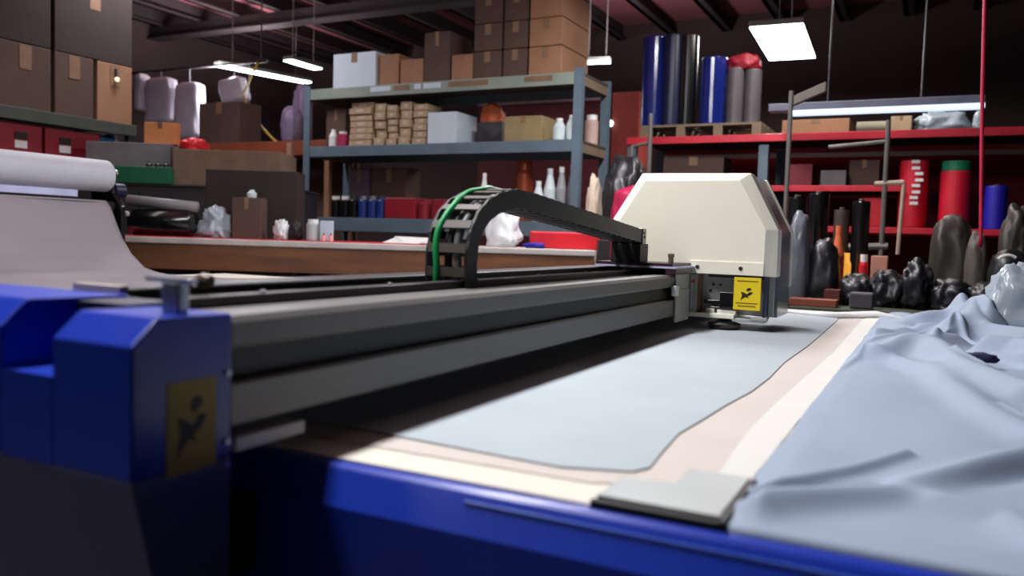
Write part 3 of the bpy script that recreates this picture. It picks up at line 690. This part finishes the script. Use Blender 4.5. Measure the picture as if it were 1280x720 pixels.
# ------------------------------------------------------------------ things beside the rack's right end
stl = Plane((0, 6.3), (0, 1))
st = thing('side_stool', 'dark metal stool carrying the black bag right of the grey rack', 'stool', (-2.2, 6.5, 0))
sz = .95
MB().box((-2.55, 6.2, sz-.04), (-1.85, 6.8, sz)).build('seat', M_dark, st, bevel=.01)
for x in (-2.5, -1.9):
    for y in (6.25, 6.75): MB().box((x-.02, y-.02, 0), (x+.02, y+.02, sz-.04)).build('leg', M_dark, st)
sack(stl, 743, 800, 202, sz, M_blk_bag, 'rubbish_bag', 'big black plastic bag bulging behind the cream hood', 'bag', 21, .25, .3, taper=.1)
sack(stl.off(-.2), 758, 800, 240, sz, mat('crimson_cloth', (170, 16, 70), .6), 'crimson_cloth', 'crimson cloth hanging over the stool behind the cream hood', 'cloth', 23, .09, .25, taper=.1)
sack(stl.off(-.05), 728, 746, 226, sz-.0, M_beige, 'cloth_bundle', 'beige cloth bundle between the rack post and the black bag', 'cloth', 24, .12, .3)

# ------------------------------------------------------------------ left rack along the wall side, facing the table
LP = Plane((-6.5, 0), (-1, 0))
lr = thing('side_rack', 'dark green-grey rack on the left holding brown cartons over red bins', 'rack', (-6.85, 4.0, 0))
LY0, LY1 = 2.6, 5.19; LZ = 2.065; LZ2 = 1.66
for y in (LY0, LY1-.08):
    for x in (-6.5, -7.2): MB().box((x-.06, y, 0), (x, y+.08, LZ)).build('post', M_dark, lr)
for z, m in ((LZ, mat('green_grey_beam', (66, 72, 66), .5)), (LZ2, M_dark)):
    MB().box((-6.49, LY0, z-.10), (-6.53, LY1, z)).build('front_beam', m, lr, bevel=.004)
    MB().box((-7.2, LY0, z-.03), (-6.53, LY1, z-.002)).build('shelf_deck', M_deck, lr)
def lbox(x0, x1, zb, zt, m, name, label, cat='box', group=None, dep=.6, lab=False):
    a = LP.hit(x0, 120).y if x0 is not None else LY0; b = LP.hit(x1, 120).y
    t = thing(name, label, cat, (-6.55-dep/2, (a+b)/2, zb), group)
    MB().box((-6.54-dep, a+.01, zb), (-6.54, b-.01, zt)).build('body', m, t, bevel=.006)
    if lab:
        c = (a+b)/2 if lab is True else LP.hit(lab, 165).y
        MB().box((-6.54, c-.05, zb+.09), (-6.536, c+.05, zb+.15)).build('label', M_white, t)
        MB().box((-6.54, c-.05, zb+.165), (-6.53, c+.05, zb+.215)).build('grip', M_black, t)
    elif 'box' in name: MB().box((-6.54, (a+b)/2-.05, zt-.2), (-6.537, (a+b)/2+.05, zt-.01)).build('tape', M_tape, t)
    return t
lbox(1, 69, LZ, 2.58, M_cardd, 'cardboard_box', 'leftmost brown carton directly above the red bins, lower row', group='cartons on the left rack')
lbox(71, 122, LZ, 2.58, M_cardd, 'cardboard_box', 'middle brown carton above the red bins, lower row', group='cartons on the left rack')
lbox(124, 170, LZ, 2.58, M_card, 'cardboard_box', 'rightmost brown carton above the red bins, lower row, coloured lighter as if lit', group='cartons on the left rack')  # lighter cardboard stands in for the light on this carton
lbox(-6, 69, 2.584, 3.2, mat('shade_dark_carton', (52, 40, 36), .9), 'cardboard_box', 'upper row brown carton at the far left of the left rack', group='cartons on the left rack')  # upper row coloured darker to stand in for shade
lbox(71, 170, 2.584, 3.2, MATS['shade_dark_carton'], 'cardboard_box', 'upper row wide brown carton at the end of the left rack', group='cartons on the left rack')
lbox(-6, 100, 3.204, 3.85, M_dark, 'cardboard_box', 'topmost carton at the left of the left rack, darkened for shade', group='cartons on the left rack')  # top row takes a dark material in place of shade
lbox(101, 170, 3.204, 3.85, M_dark, 'cardboard_box', 'topmost carton at the end of the left rack, darkened for shade', group='cartons on the left rack')
lbox(0, 58, LZ2, 1.94, M_dred, 'storage_bin', 'dark red bin with white tag nearer the left picture edge', 'bin', 'red bins on the left rack', lab=30)
lbox(59, 130, LZ2, 1.94, M_dred, 'storage_bin', 'dark red bin with white tag nearer the grey crate', 'bin', 'red bins on the left rack', lab=85)
p = at(146, 99, X=-6.52)
sl0 = thing('clip_lamp', 'tiny round glowing lamp clipped to the rightmost brown carton on the left rack', 'lamp', (-6.52, p.y, p.z))
MB().blob((-6.515, p.y, p.z-.02), (.018, .02, .02), 1, 0, False, sub=2).build('bulb', mat('dim_bulb', (250, 225, 190), .4, emit=1.0), sl0, smooth=True)
MB().box((-6.54, p.y-.01, p.z-.02), (-6.525, p.y+.01, p.z+.09)).build('clip', M_dark, sl0)
p = at(152, 172, X=-6.3)
o = MB().blob((-6.72, 5.0, LZ2), (.15, .12, .16), 31, .3).build('blue_tarp', mat('blue_tarp', (40, 90, 140), .4, bump=.4), smooth=True, loc=(-6.7, 5.0, LZ2)); tag(o, 'crumpled blue tarp at the end of the left rack beside the red bins', 'tarp')

# ------------------------------------------------------------------ things between left rack and workbench
CP = Plane(at(160, 230, d=6.62)[:2], (-.4681, .8798)); print('CP', CP.p)
cb = thing('steel_cabinet', 'low dark steel cabinet carrying the grey crate behind the feeder', 'cabinet', CP.p+CP.n*.4)
CZ = CP.hit(175, 229).z
q = CP.p - CP.u*.55 + CP.n*.02
MB().obox(q, CP.u, CP.n, 1.9, .75, CZ-.02).build('body', M_dark, cb, bevel=.006)
MB().obox(q - CP.u*.01 - CP.n*.01 + Vector((0,0,CZ-.02)), CP.u, CP.n, 1.92, .77, .02).build('top', M_dark, cb, bevel=.004)
for k in range(3):
    d_ = MB().obox(q + CP.u*(.02+.63*k) - CP.n*.015 + Vector((0,0,.08)), CP.u, CP.n, .6, .015, CZ-.14).build('door', M_alud, cb)
    MB().obox(q + CP.u*(.56+.63*k) - CP.n*.03 + Vector((0,0,.75)), CP.u, CP.n, .015, .015, .14).build('handle', M_steel, d_)
gc = carton(CP, 138, 213, 208, CZ, .26, M_greenp, 'plastic_crate', 'green crate on the cabinet with grey cloth-like panel behind it', 'crate', tape=False)
carton(CP.off(.30), 107, 213, 178, CZ, .2, M_greyp, 'grey_panel_box', 'large plain grey box behind the green crate', 'box', tape=False)
for k, x in enumerate((185, 196, 206)):
    upright(CP.off(.1), x-4, x+4, 202, CP.hit(175, 208).z, M_dark, 'bottle', ('left', 'middle', 'right')[k] + ' dark little bottle standing on the green crate', 'bottle', 'bottle', 'dark bottles on the green crate', capm=M_dark)
carton(CP.off(.08), 216, 352, 188, CZ, .5, mat('beige_carton', (122, 102, 86), .9), 'cardboard_box', 'wide beige carton right of the green crate behind the dark storage box')
carton(CP.off(.36), 180, 220, 153, CP.off(.30).hit(160,178).z, .1, M_cardo, 'cardboard_box', 'bright orange carton sitting on the grey box')
z_ = CP.off(.08).hit(284, 188).z
sack(CP.off(.15), 222, 252, 172, z_, M_redp, 'red_cloth', 'bright red cloth on the wide beige carton', 'cloth', 33, .12, .3)
# shelf of odds and ends behind
OP = Plane((0, 7.0), (0, 1))
ob = thing('timber_shelf', 'orange-brown timber shelf behind the dark storage box', 'shelf', (OP.hit(300, 200).x, 7.2, 0))
xa, xb = OP.hit(236, 190).x, RX0-.06; zz = OP.hit(300, 178).z
MB().box((xa, 7.0, zz-.16), (xb, 7.5, zz)).build('deck', M_brick, ob, bevel=.005)
for x in (xa+.05, xb-.1):
    for y in (7.02, 7.42): MB().box((x, y, 0), (x+.06, y+.06, zz-.16)).build('post', M_card, ob)
MB().box((xa, 7.45, .9), (xb, 7.5, zz-.16)).build('back_board', M_cardd, ob)
carton(OP.off(.05), 249, 299, 128, zz, .35, M_cardd, 'cardboard_box', 'dark brown carton tilted among the pale wrapped bundles')
sack(OP.off(.1), 279, 292, 168, zz, mat('pink_white', (226, 190, 190), .5), 'cloth_bundle', 'little pinkish white cloth bundle on the timber shelf', 'cloth', 35, .06, .4)
sack(OP.off(.0), 345, 366, 134, zz, M_lil, 'wrapped_bundle', 'dull lilac wrapped bundle left of the rack on the timber shelf', 'bundle', 36, .12, .2, taper=.05)
sack(OP.off(.28), 361, 379, 108, zz, M_lil, 'wrapped_bundle', 'taller dull lilac wrapped bundle touching the grey rack', 'bundle', 37, .12, .2, taper=.05)
# hanging wrapped garments on a pipe
GP = Plane((0, 7.9), (0, 1))
gz = GP.hit(230, 92).z+.08; ga_, gb_ = GP.hit(120, 90).x, GP.hit(330, 95).x
gr = thing('garment_pipe', 'dark pipe hung from the roof that carries the pale wrapped bundles', 'pipe', ((ga_+gb_)/2, 7.9, gz))
MB().tube([(ga_, 7.95, gz), (gb_, 7.95, gz)], .018, 10).build('pipe', M_dark, gr)
for x in (ga_+.1, gb_-.1): MB().tube([(x, 7.95, gz), (x, 7.95, 4.4)], .01, 8).build('hanger_rod', M_dark, gr)
def garment(x0, x1, y0, y1, label, seed, m=M_bundle, tilt=0):
    a = GP.hit(x0, y0); b = GP.hit(x1, y0); zb = GP.hit((x0+x1)/2, y1).z; w = (b.x-a.x)/2; cx = (a.x+b.x)/2; zt = a.z
    t = thing('wrapped_bundle', label, 'bundle', (cx, 7.95, zt), 'pale wrapped bundles hanging from the pipe')
    bm = bmesh.new(); rings = []; N = 28
    for i in range(22):
        f = i/21; z = zt + (zb-zt)*f; rr = [.6, .95, 1.0][min(i, 2)] if i < 3 else 1.0
        if i == 21: rr = .8
        ring = []
        for k in range(N):
            an = k*2*math.pi/N; n_ = 1+.16*noise.noise(Vector((math.cos(an)*2, math.sin(an)*2, f*3+seed*4)))
            sx = math.copysign(abs(math.cos(an))**.35, math.cos(an)); sy = math.copysign(abs(math.sin(an))**.6, math.sin(an))
            ring.append(bm.verts.new((cx + sx*w*rr*n_ + tilt*(f-.5), 7.95 + sy*.09*max(rr, .05)*n_, z + tilt*.3*sx)))
        rings.append(ring)
    for i in range(21):
        for k in range(N): bm.faces.new((rings[i][k], rings[i][(k+1)%N], rings[i+1][(k+1)%N], rings[i+1][k]))
    bm.faces.new(rings[0]); bm.faces.new(rings[-1][::-1])
    mb = MB(); mb.bm.free(); mb.bm = bm; mb.build('plastic_cover', m, t, smooth=True)
    MB().tube([(cx, 7.95, zt-.02), (cx, 7.95, gz+.02)], .006, 6).build('hook', M_steel, t)
garment(170, 178, 92, 138, 'narrow pale wrapped bundle at the end of the left rack cartons', 1)
garment(182, 214, 98, 153, 'wide pale wrapped bundle, second from the left on the pipe', 2)
garment(219, 248, 104, 173, 'long pale wrapped bundle, third from the left on the pipe', 3)
garment(275, 304, 99, 127, 'short tilted pale wrapped bundle under the long fluorescent lamp', 4, tilt=.08)
garment(305, 310, 130, 176, 'very thin grey wrapped strip hanging under the tilted bundle', 5, M_lil)
p0, p1, p2, p3 = at(304, 118, Y=7.7), at(312, 142, Y=7.6), at(328, 162, Y=7.5), at(346, 178, Y=7.4)
def bez(p, n=20):
    out = []
    for i in range(n+1):
        t = i/n; out.append(p[0]*(1-t)**3 + p[1]*3*t*(1-t)**2 + p[2]*3*t*t*(1-t) + p[3]*t**3)
    return out
pb = bez((p0, p1, p2, p3)); pb = [Vector((p0.x, 7.95, gz))] + pb + [Vector((p3.x+.05, 7.3, zz+.02))]
o = MB().tube(pb, .014, 8).build('air_hose', M_yc, smooth=True, loc=p0); tag(o, 'thin yellow hose sagging from the pipe towards the grey rack', 'hose')
o = carton(RP.off(-.25), 358, 364, 178, 0, .04, mat('pale_post_wood', (150, 112, 84), .7), 'wooden_post', 'thin wooden post standing left of the grey rack', 'post', tape=False)

# ------------------------------------------------------------------ red pallet rack on the right
QP = Plane((0, 7.4), (0, 1)); 
rr = thing('pallet_rack', 'wide red-beamed pallet rack at the back right', 'rack', (-.8, 7.8, 0))
QX0 = QP.hit(790, 175).x; QX1 = 1.4; QZ = QP.hit(950, 168).z
QZ2 = QP.hit(1040, 232).z; QZ3 = QP.hit(1150, 285).z
xm = QP.hit(955, 175).x
for x in (QX0, xm, QX1):
    for y in (7.4, 8.3): MB().box((x-.04, y, 0), (x+.04, y+.07, QZ-.09 if x == xm and y < 8 else QZ)).build('post', M_rack, rr)
for z in (QZ, QZ2, QZ3):
    xe = QP.hit(1120, 232).x if z == QZ2 else QX1
    for y in (7.37, 8.33): MB().box((QX0-.04, y, z-(.065 if z == QZ else .05)), (xe+.04, y+.03, z)).build('beam', M_redb, rr, bevel=.004)
    MB().box((QX0, 7.405, z-.02), (xe, 8.33, z-.003)).build('deck', mat('dark_deck', (44, 24, 26), .8), rr)
MB().box((QX0, 8.42, 0), (QX1, 8.45, QZ-.1)).build('back_panel', mat('maroon_panel', (112, 22, 34), .9), rr)
# pallet with fabric rolls wrapped in film
QZ += .001
pt = thing('wooden_pallet', 'wooden pallet on the red rack under the blue film-wrapped rolls', 'pallet', ((QX0+xm)/2, 7.8, QZ))
pa, pb_ = QP.hit(800, 160).x, QP.hit(951, 160).x; PZ = QP.hit(880, 154).z
for k in range(5):
    y = 7.42+.18*k; MB().box((pa, y, PZ-.02), (pb_, y+.12, PZ)).build('slat', M_pallet, pt)
for k in range(4):
    x = pa + (pb_-pa-.08)*k/3; MB().box((x, 7.42, QZ), (x+.08, 8.26, PZ-.02)).build('bearer', M_pallet, pt)
rp = QP.off(.06)
upright(rp.off(.02), 800, 832, 44, PZ, M_fblue, 'fabric_roll', 'tall roll in shiny blue film at the left of the pallet', 'fabric roll', group='rolls on the pallet')
upright(rp.off(.0), 829, 850, 42, PZ, M_navyr, 'fabric_roll', 'tall navy roll, second from the left on the pallet', 'fabric roll', group='rolls on the pallet')
upright(rp.off(.04), 848, 871, 42, PZ, M_blackg, 'fabric_roll', 'tall black roll in the middle of the pallet', 'fabric roll', group='rolls on the pallet')
upright(rp.off(.0), 873, 906, 70, PZ, M_fblue, 'fabric_roll', 'shorter roll in shiny blue film right of the tall black roll', 'fabric roll', group='rolls on the pallet')
upright(rp.off(.04), 908, 929, 84, PZ, M_greyr, 'fabric_roll', 'grey roll next to the shorter blue roll', 'fabric roll', group='rolls on the pallet')
upright(rp.off(.06), 930, 951, 86, PZ, M_greyr, 'fabric_roll', 'grey roll at the right end of the pallet', 'fabric roll', group='rolls on the pallet')
sack(rp.off(.05), 905, 950, 66, rp.hit(930, 84).z, M_dred, 'red_cloth', 'dark red cloth lying over the grey rolls on the pallet', 'cloth', 41, .14, .3)
# along the top beam right of the pallet
q1 = QP.off(.05)
carton(q1, 978, 1062, 149, QZ, .4, M_card, 'cardboard_box', 'flat tan carton under the strip lamp on the red rack')
a = q1.hit(1070, 155); b = q1.hit(1110, 154)
rz = QZ+.05; o = MB().tube([(a.x, 7.55, rz), (b.x, 7.55, rz)], .05, 18).build('cloth_roll', mat('grey_green_cloth', (132, 128, 106), .7), loc=(a.x, 7.5, rz)); tag(o, 'short grey-green cloth roll lying on the red rack between tan cartons', 'cloth roll')
carton(q1, 1114, 1140, 145, QZ, .3, M_cardl, 'cardboard_box', 'small pale tan carton between the cloth roll and clear bag')
sack(q1, 1145, 1214, 139, QZ, M_clear, 'plastic_bag', 'clear plastic bag on the red rack under the strip lamp', 'bag', 43, .15, .35, taper=.05)
sack(q1, 1217, 1232, 139, QZ, M_clear, 'plastic_bag', 'small round clear bag next to the red rope', 'bag', 44, .06, .3)
# strip lamp
a = at(962, 140, Y=7.0); b = at(1231, 128, Y=7.0)
sl = thing('strip_lamp', 'long grey strip lamp with cool white underside hanging before the red rack', 'lamp', ((a.x+b.x)/2, 7.0, a.z))
zl = (a.z+b.z)/2 - .01
MB().box((a.x, 6.93, zl), (b.x, 7.07, zl+.06)).build('housing', mat('strip_housing', (104, 106, 124), .5), sl, bevel=.006)
MB().box((at(988, 140, Y=6.9).x, 6.925, zl-.03), (b.x, 7.05, zl)).build('diffuser', M_strl, sl)
for px in (1035, 1152): x = at(px, 120, Y=7.0).x; MB().tube([(x, 7.0, zl+.05), (x, 7.0, 4.4)], .008, 6).build('hanging_rod', M_dark, sl)
# rolls on the lower red shelves
QZ3 += .001
qa = QP.off(.04)
r1 = upright(qa, 1125, 1162, 200, QZ3, M_redr, 'fabric_roll', 'tall red fabric roll with white marks on the red rack', 'fabric roll')
c_ = r1.location; rad = (qa.hit(1162,200)-qa.hit(1125,200)).dot(qa.u)/2
for k, yy in enumerate((202, 210, 217, 225, 232, 240, 247, 254)):
    p = qa.hit(1145 + (4 if k in (2, 3) else 0) - (3 if k > 5 else 0), yy); MB().box((p.x-.03, c_.y-rad-.003, p.z-.012), (p.x+.03, c_.y-rad+.006, p.z+.012)).build('printed_mark', M_white, r1)
r2 = upright(qa, 1176, 1216, 213, QZ3, M_redr, 'fabric_roll', 'red fabric roll under a green cap near the red rope', 'fabric roll')
MB().lathe((r2.location.x, r2.location.y, qa.hit(1195, 213).z), [(.10, 0), (.105, .01), (.105, .07), (.1, .08)], 24).build('green_cap', mat('green_cap', (30, 130, 90), .5), r2)
upright(qa, 1232, 1262, 232, QZ3, M_blur, 'fabric_roll', 'royal blue fabric roll right of the red rope', 'fabric roll')
carton(qa, 1026, 1058, 213, QZ2, .3, M_greyr, 'cardboard_box', 'grey box on the upper red shelf between the tube posts', tape=False)
carton(qa.off(.2), 985, 1016, 205, QZ2, .3, M_dred, 'storage_bin', 'dark red bin on the upper red shelf beside the cream hood', 'bin', tape=False)
carton(qa.off(.1), 1062, 1100, 200, QZ2, .3, M_cardd, 'cardboard_box', 'dim brown carton on the upper red shelf near the tall red roll')
carton(qa, 1078, 1104, 247, QZ3, .3, M_redp, 'storage_bin', 'bright red bin with black hole left of the tall red roll', 'bin', tape=False, bevel=.01)
carton(qa.off(.1), 830, 905, 196, QZ2+.0, .3, M_cardd, 'cardboard_box', 'dim brown carton on the red rack right above the cream hood')
BK = Plane((0, 9.6), (0, 1))
lk_ = carton(BK, 766, 800, 115, 0, .4, mat('red_brown_locker', (130, 44, 34), .7), 'tall_locker', 'tall red-brown locker far behind between the grey rack and the blue rolls', 'locker', tape=False)
a = BK.hit(598, 133); b = BK.hit(764, 121)
wp_ = thing('wall_board', 'maroon board with pale rail far behind the grey rack', 'board', ((a.x+b.x)/2, 9.65, 0))
MB().box((a.x, 9.62, 0), (b.x-.02, 9.66, a.z)).build('board', mat('maroon_board', (84, 26, 32), .8), wp_)
MB().box((a.x, 9.58, a.z), (b.x-.02, 9.66, a.z+.06)).build('top_rail', mat('mauve_rail', (120, 96, 104), .6), wp_)
for px, py, w_ in ((625, 158, 'left'), (688, 157, 'middle'), (763, 155, 'right')):
    p = BK.hit(px, py)
    t = thing('wall_lamp', 'small glaring white lamp on the far maroon board, %s of three' % w_, 'lamp', (p.x, 9.6, p.z), 'glaring lamps behind the rack')
    MB().tube([(p.x, 9.62, p.z), (p.x, 9.60, p.z)], .05, 12).build('lamp_base', M_dark, t)
    MB().blob((p.x, 9.57, p.z-.03), (.045, .04, .04), 1, 0, False, sub=2).build('bulb', mat('bulb_glow', (235, 245, 250), .4, emit=3), t, smooth=True)
# loose metal frame stand before the rack
FP = Plane((0, 6.4), (0, 1))
fs = thing('tube_frame', 'thin grey tube frame with slanted arm standing right of the cream hood', 'frame', (FP.hit(1045, 300).x, 6.4, 0))
xa = FP.hit(985, 200).x; xb = FP.hit(1108, 200).x; zc = FP.hit(1108, 150).z
MB().tube([(xa, 6.4, 0), (xa, 6.4, FP.hit(985, 114).z)], .017, 10).build('post', M_frame, fs)
MB().tube([(xb, 6.4, 0), (xb, 6.4, zc)], .017, 10).build('post', M_frame, fs)
MB().tube([FP.hit(1036, 184), FP.hit(1108, 177)], .015, 8).build('crossbar', M_frame, fs)
MB().tube([FP.hit(985, 310), FP.hit(1110, 308)], .025, 8).build('crossbar', M_frame, fs)
MB().tube([FP.hit(1093, 230), FP.hit(1130, 228)], .018, 8).tube([FP.hit(1130, 228), FP.hit(1122, 318)], .014, 8).build('side_loop', mat('tan_tube', (184, 160, 140), .5), fs)
a = FP.hit(988, 133); b = FP.hit(1032, 114); MB().obox(a, (b-a).normalized(), (0,1,0), (b-a).length, .05, .07).build('slanted_arm', mat('arm_timber', (104, 94, 84), .6), fs, bevel=.005)
MB().box((xa-.25, 6.3, 0), (xb+.1, 6.5, .03)).build('base', M_frame, fs)
zt = FP.hit(1108, 330).z
# second thin posts left of the hood
FP2 = Plane((0, 7.0), (0, 1))
f2 = thing('tube_frame', 'thin grey tube frame just left above the cream hood', 'frame', (FP2.hit(805, 300).x, 7.0, 0))
for px, py in ((790, 182), (812, 142)): x = FP2.hit(px, 190).x; MB().tube([(x, 7.0, 0), (x, 7.0, FP2.hit(px, py).z)], .02, 8).build('post', M_frame, f2)
MB().tube([FP2.off(.05).hit(789, 184), FP2.off(.05).hit(813, 178)], .016, 8).build('crossbar', M_frame, f2)
MB().box((FP2.hit(780, 300).x, 6.92, 0), (FP2.hit(825, 300).x, 7.08, .03)).build('base', M_frame, f2)
# red cord from the roof
a = at(1231, 0, Y=5.2); b = at(1226, 296, Y=5.2)
o = MB().tube([Vector((a.x+.03, a.y, 4.4)), a, a+(b-a)*.4+Vector((-.004,0,0)), b, Vector((b.x, b.y, 1.18))], .010, 8).build('red_rope', M_rs, smooth=True, loc=(a.x, a.y, 4.4)); tag(o, 'bright red rope hanging straight down from the roof on the right', 'rope')

# ------------------------------------------------------------------ second table with bags behind the bed
T2 = thing('packing_table', 'low olive-edged table behind the cutting bed heaped with dark bags', 'table', (.2, 5.3, 0))
TZ = .83
tx0, tx1 = at(985, 390, Y=4.7).x, 1.8
MB().box((tx0, 4.7, TZ-.09), (tx1, 6.0, TZ)).build('table_top', M_olivet, T2, bevel=.01)
for x in (tx0+.05, tx1-.12):
    for y in (4.76, 5.9): MB().box((x, y, 0), (x+.07, y+.07, TZ-.09)).build('leg', M_dark, T2)
TZ += .001
tp = Plane((0, 4.72), (0, 1))
carton(tp, 986, 1046, 374, TZ, .12, M_brick, 'timber_block', 'red-brown timber block on the table edge right of the cutting head', 'block', tape=False)
carton(tp.off(.2), 1030, 1050, 362, TZ, .1, mat('maroon_box', (96, 36, 32), .6), 'small_box', 'small maroon box behind the red-brown timber block', tape=False)
t4 = tp.off(.25); t5 = tp.off(.55); t6 = tp.off(.85)
upright(t5, 983, 1008, 246, TZ, M_blackg, 'fabric_roll', 'upright black roll nearest the cream hood', 'fabric roll', group='black rolls behind the bags')
upright(t6, 1010, 1036, 241, TZ, M_blackg, 'fabric_roll', 'tallest upright black roll, second from the cream hood', 'fabric roll', group='black rolls behind the bags')
upright(t6, 1065, 1088, 251, TZ, M_blackg, 'fabric_roll', 'upright black roll left of the bright red bin', 'fabric roll', group='black rolls behind the bags')
upright(t6, 1042, 1062, 262, TZ, mat('brown_roll', (70, 56, 48), .6), 'fabric_roll', 'shorter brown roll between two black rolls', 'fabric roll', group='black rolls behind the bags')
sack(t4.off(.02), 977, 1016, 270, TZ, M_greybag, 'plastic_bag', 'tall grey translucent bag beside the cutting head', 'bag', 51, .16, .13, taper=.3)
sack(t4.off(.05), 1002, 1054, 303, TZ, M_blk_bag, 'plastic_bag', 'black bag standing right of the tall grey bag', 'bag', 52, .16, .13, taper=.3)
upright(t5.off(.1), 1045, 1064, 316, TZ, M_amber, 'jar', 'amber jar with an added glow among the dark bags', 'jar', 'jar', capm=M_amber)
upright(t5.off(.05), 1040, 1057, 282, TZ, M_orange, 'bottle', 'orange bottle behind the amber jar', 'bottle', 'bottle', capm=M_orange)
upright(t5.off(.12), 1074, 1086, 318, TZ, M_redp, 'bottle', 'red bottle with white cap right of the amber jar', 'bottle', 'jar')
carton(t5.off(.12), 1089, 1110, 320, TZ, .12, mat('salmon_box', (206, 140, 120), .6), 'small_box', 'salmon pink box among the dark bags', tape=False)
sack(t4, 1046, 1094, 346, TZ, M_blk_bag, 'plastic_bag', 'low black bag in front of the amber jar', 'bag', 53, .14, .3)
carton(tp.off(.03), 1062, 1092, 366, TZ, .1, M_greyr, 'plastic_tray', 'small grey tray at the front of the olive-edged table', 'tray', tape=False, bevel=.01)
sack(t4, 1082, 1136, 343, TZ, M_blk_bag, 'plastic_bag', 'low shiny black bag below the red bottle', 'bag', 54, .16, .35)
sack(t4.off(-.05), 1126, 1168, 333, TZ, M_blk_bag, 'plastic_bag', 'shiny black bag with a glinting fold left of the olive bag', 'bag', 55, .15, .4)
sack(t5.off(.05), 1160, 1226, 274, TZ, M_olive, 'cloth_sack', 'big dark olive sack below the green-capped red roll', 'sack', 56, .22, .13, taper=.12)
sack(t5, 1206, 1240, 296, TZ, mat('taupe_sack', (86, 80, 74), .6, bump=.4), 'cloth_sack', 'taupe sack squeezed right of the olive sack', 'sack', 57, .12, .13, taper=.1)
sack(t4.off(-.08), 1160, 1222, 353, TZ, M_blk_bag, 'plastic_bag', 'low black bag at the foot of the olive sack', 'bag', 58, .14, .3)
sack(t4.off(-.08), 1204, 1272, 358, TZ, M_blk_bag, 'plastic_bag', 'low wide black bag left of the clear plastic sheet', 'bag', 60, .14, .3)
sack(t4.off(.1), 1234, 1300, 318, TZ, M_blk_bag, 'plastic_bag', 'black bag with a pale curved mark at the right edge', 'bag', 59, .2, .13, taper=.1)
sack(t6, 1252, 1300, 264, TZ, M_olive, 'cloth_sack', 'dark brownish sack at the right edge under the blue roll', 'sack', 61, .2, .25, taper=.15)
bg = bpy.data.objects['plastic_bag.001'] if 'plastic_bag.001' in bpy.data.objects else None
a = t4.off(.06).hit(1257, 325)
arc = [t4.off(.085).hit(1248 + 22*k/8, 325 - 6*math.sin(math.pi*(k/8)*.8+.2)) for k in range(9)]
for o_ in bpy.data.objects:
    if o_.get('label', '').startswith('black bag with a pale curved mark'):
        MB().tube(arc, .008, 8).build('curved_mark', M_white, o_)

# ------------------------------------------------------------------ light
def area(x, y, z, sx, sy, e, col=(1,1,1), rot=(0,0,0), nm='lamp_or_fill_light'):
    l = bpy.data.lights.new(nm, 'AREA'); l.shape = 'RECTANGLE'; l.size = sx; l.size_y = sy; l.energy = e; l.color = col
    o = bpy.data.objects.new(nm, l); C.objects.link(o); o.location = (x, y, z); o.rotation_euler = rot; return o
area(-1.7, 1.3, 3.4, .3, 2.8, 125, (.98, .97, 1))
area(-1.7, 4.9, 3.4, .3, 1.6, 95, (.98, .97, 1))
area(-2.8, -1.0, 3.0, .6, .3, 9, (1, .97, .95))  # unseen fill light added to brighten the front faces
area(-5.4, 3.3, 2.75, .3, 1.6, 5, (1, .93, .9))
area(-6.1, 5.2, 3.85, .3, .9, 48, (.95, .93, 1))  # unseen light added to brighten the hanging bundles from the front
area(-1.6, 9.3, 3.25, .4, 1.2, 60, (1, .95, .9))
area(-8.3, 8.6, 3.22, .2, 1.2, 45, (.95, .93, 1))
area(-.9, 7.0, 3.38, .9, .25, 32, (1, .93, .88))  # unseen light added to brighten the carton stack's right side
U = math.pi
for x, y, e in ((-1.9, 3, 50), (-7, 5.5, 85), (-8.5, 8.5, 110), (-3.2, 8.8, 80), (-4.6, 3, 50)):
    area(x, y, 3.1, .3, 1.2, e*1.1, (1, .86, .92), (U, 0, 0), 'roof_fill_light')  # unseen upward lights, added to brighten the roof
w = bpy.data.worlds.new('world'); bpy.context.scene.world = w; w.use_nodes = True
w.node_tree.nodes['Background'].inputs['Color'].default_value = (.5, .5, .6, 1); w.node_tree.nodes['Background'].inputs['Strength'].default_value = .05
vs = bpy.context.scene.view_settings
vs.view_transform = 'Standard'; vs.look = 'None'; vs.gamma = 1; vs.exposure = 0.15; vs.use_curve_mapping = False
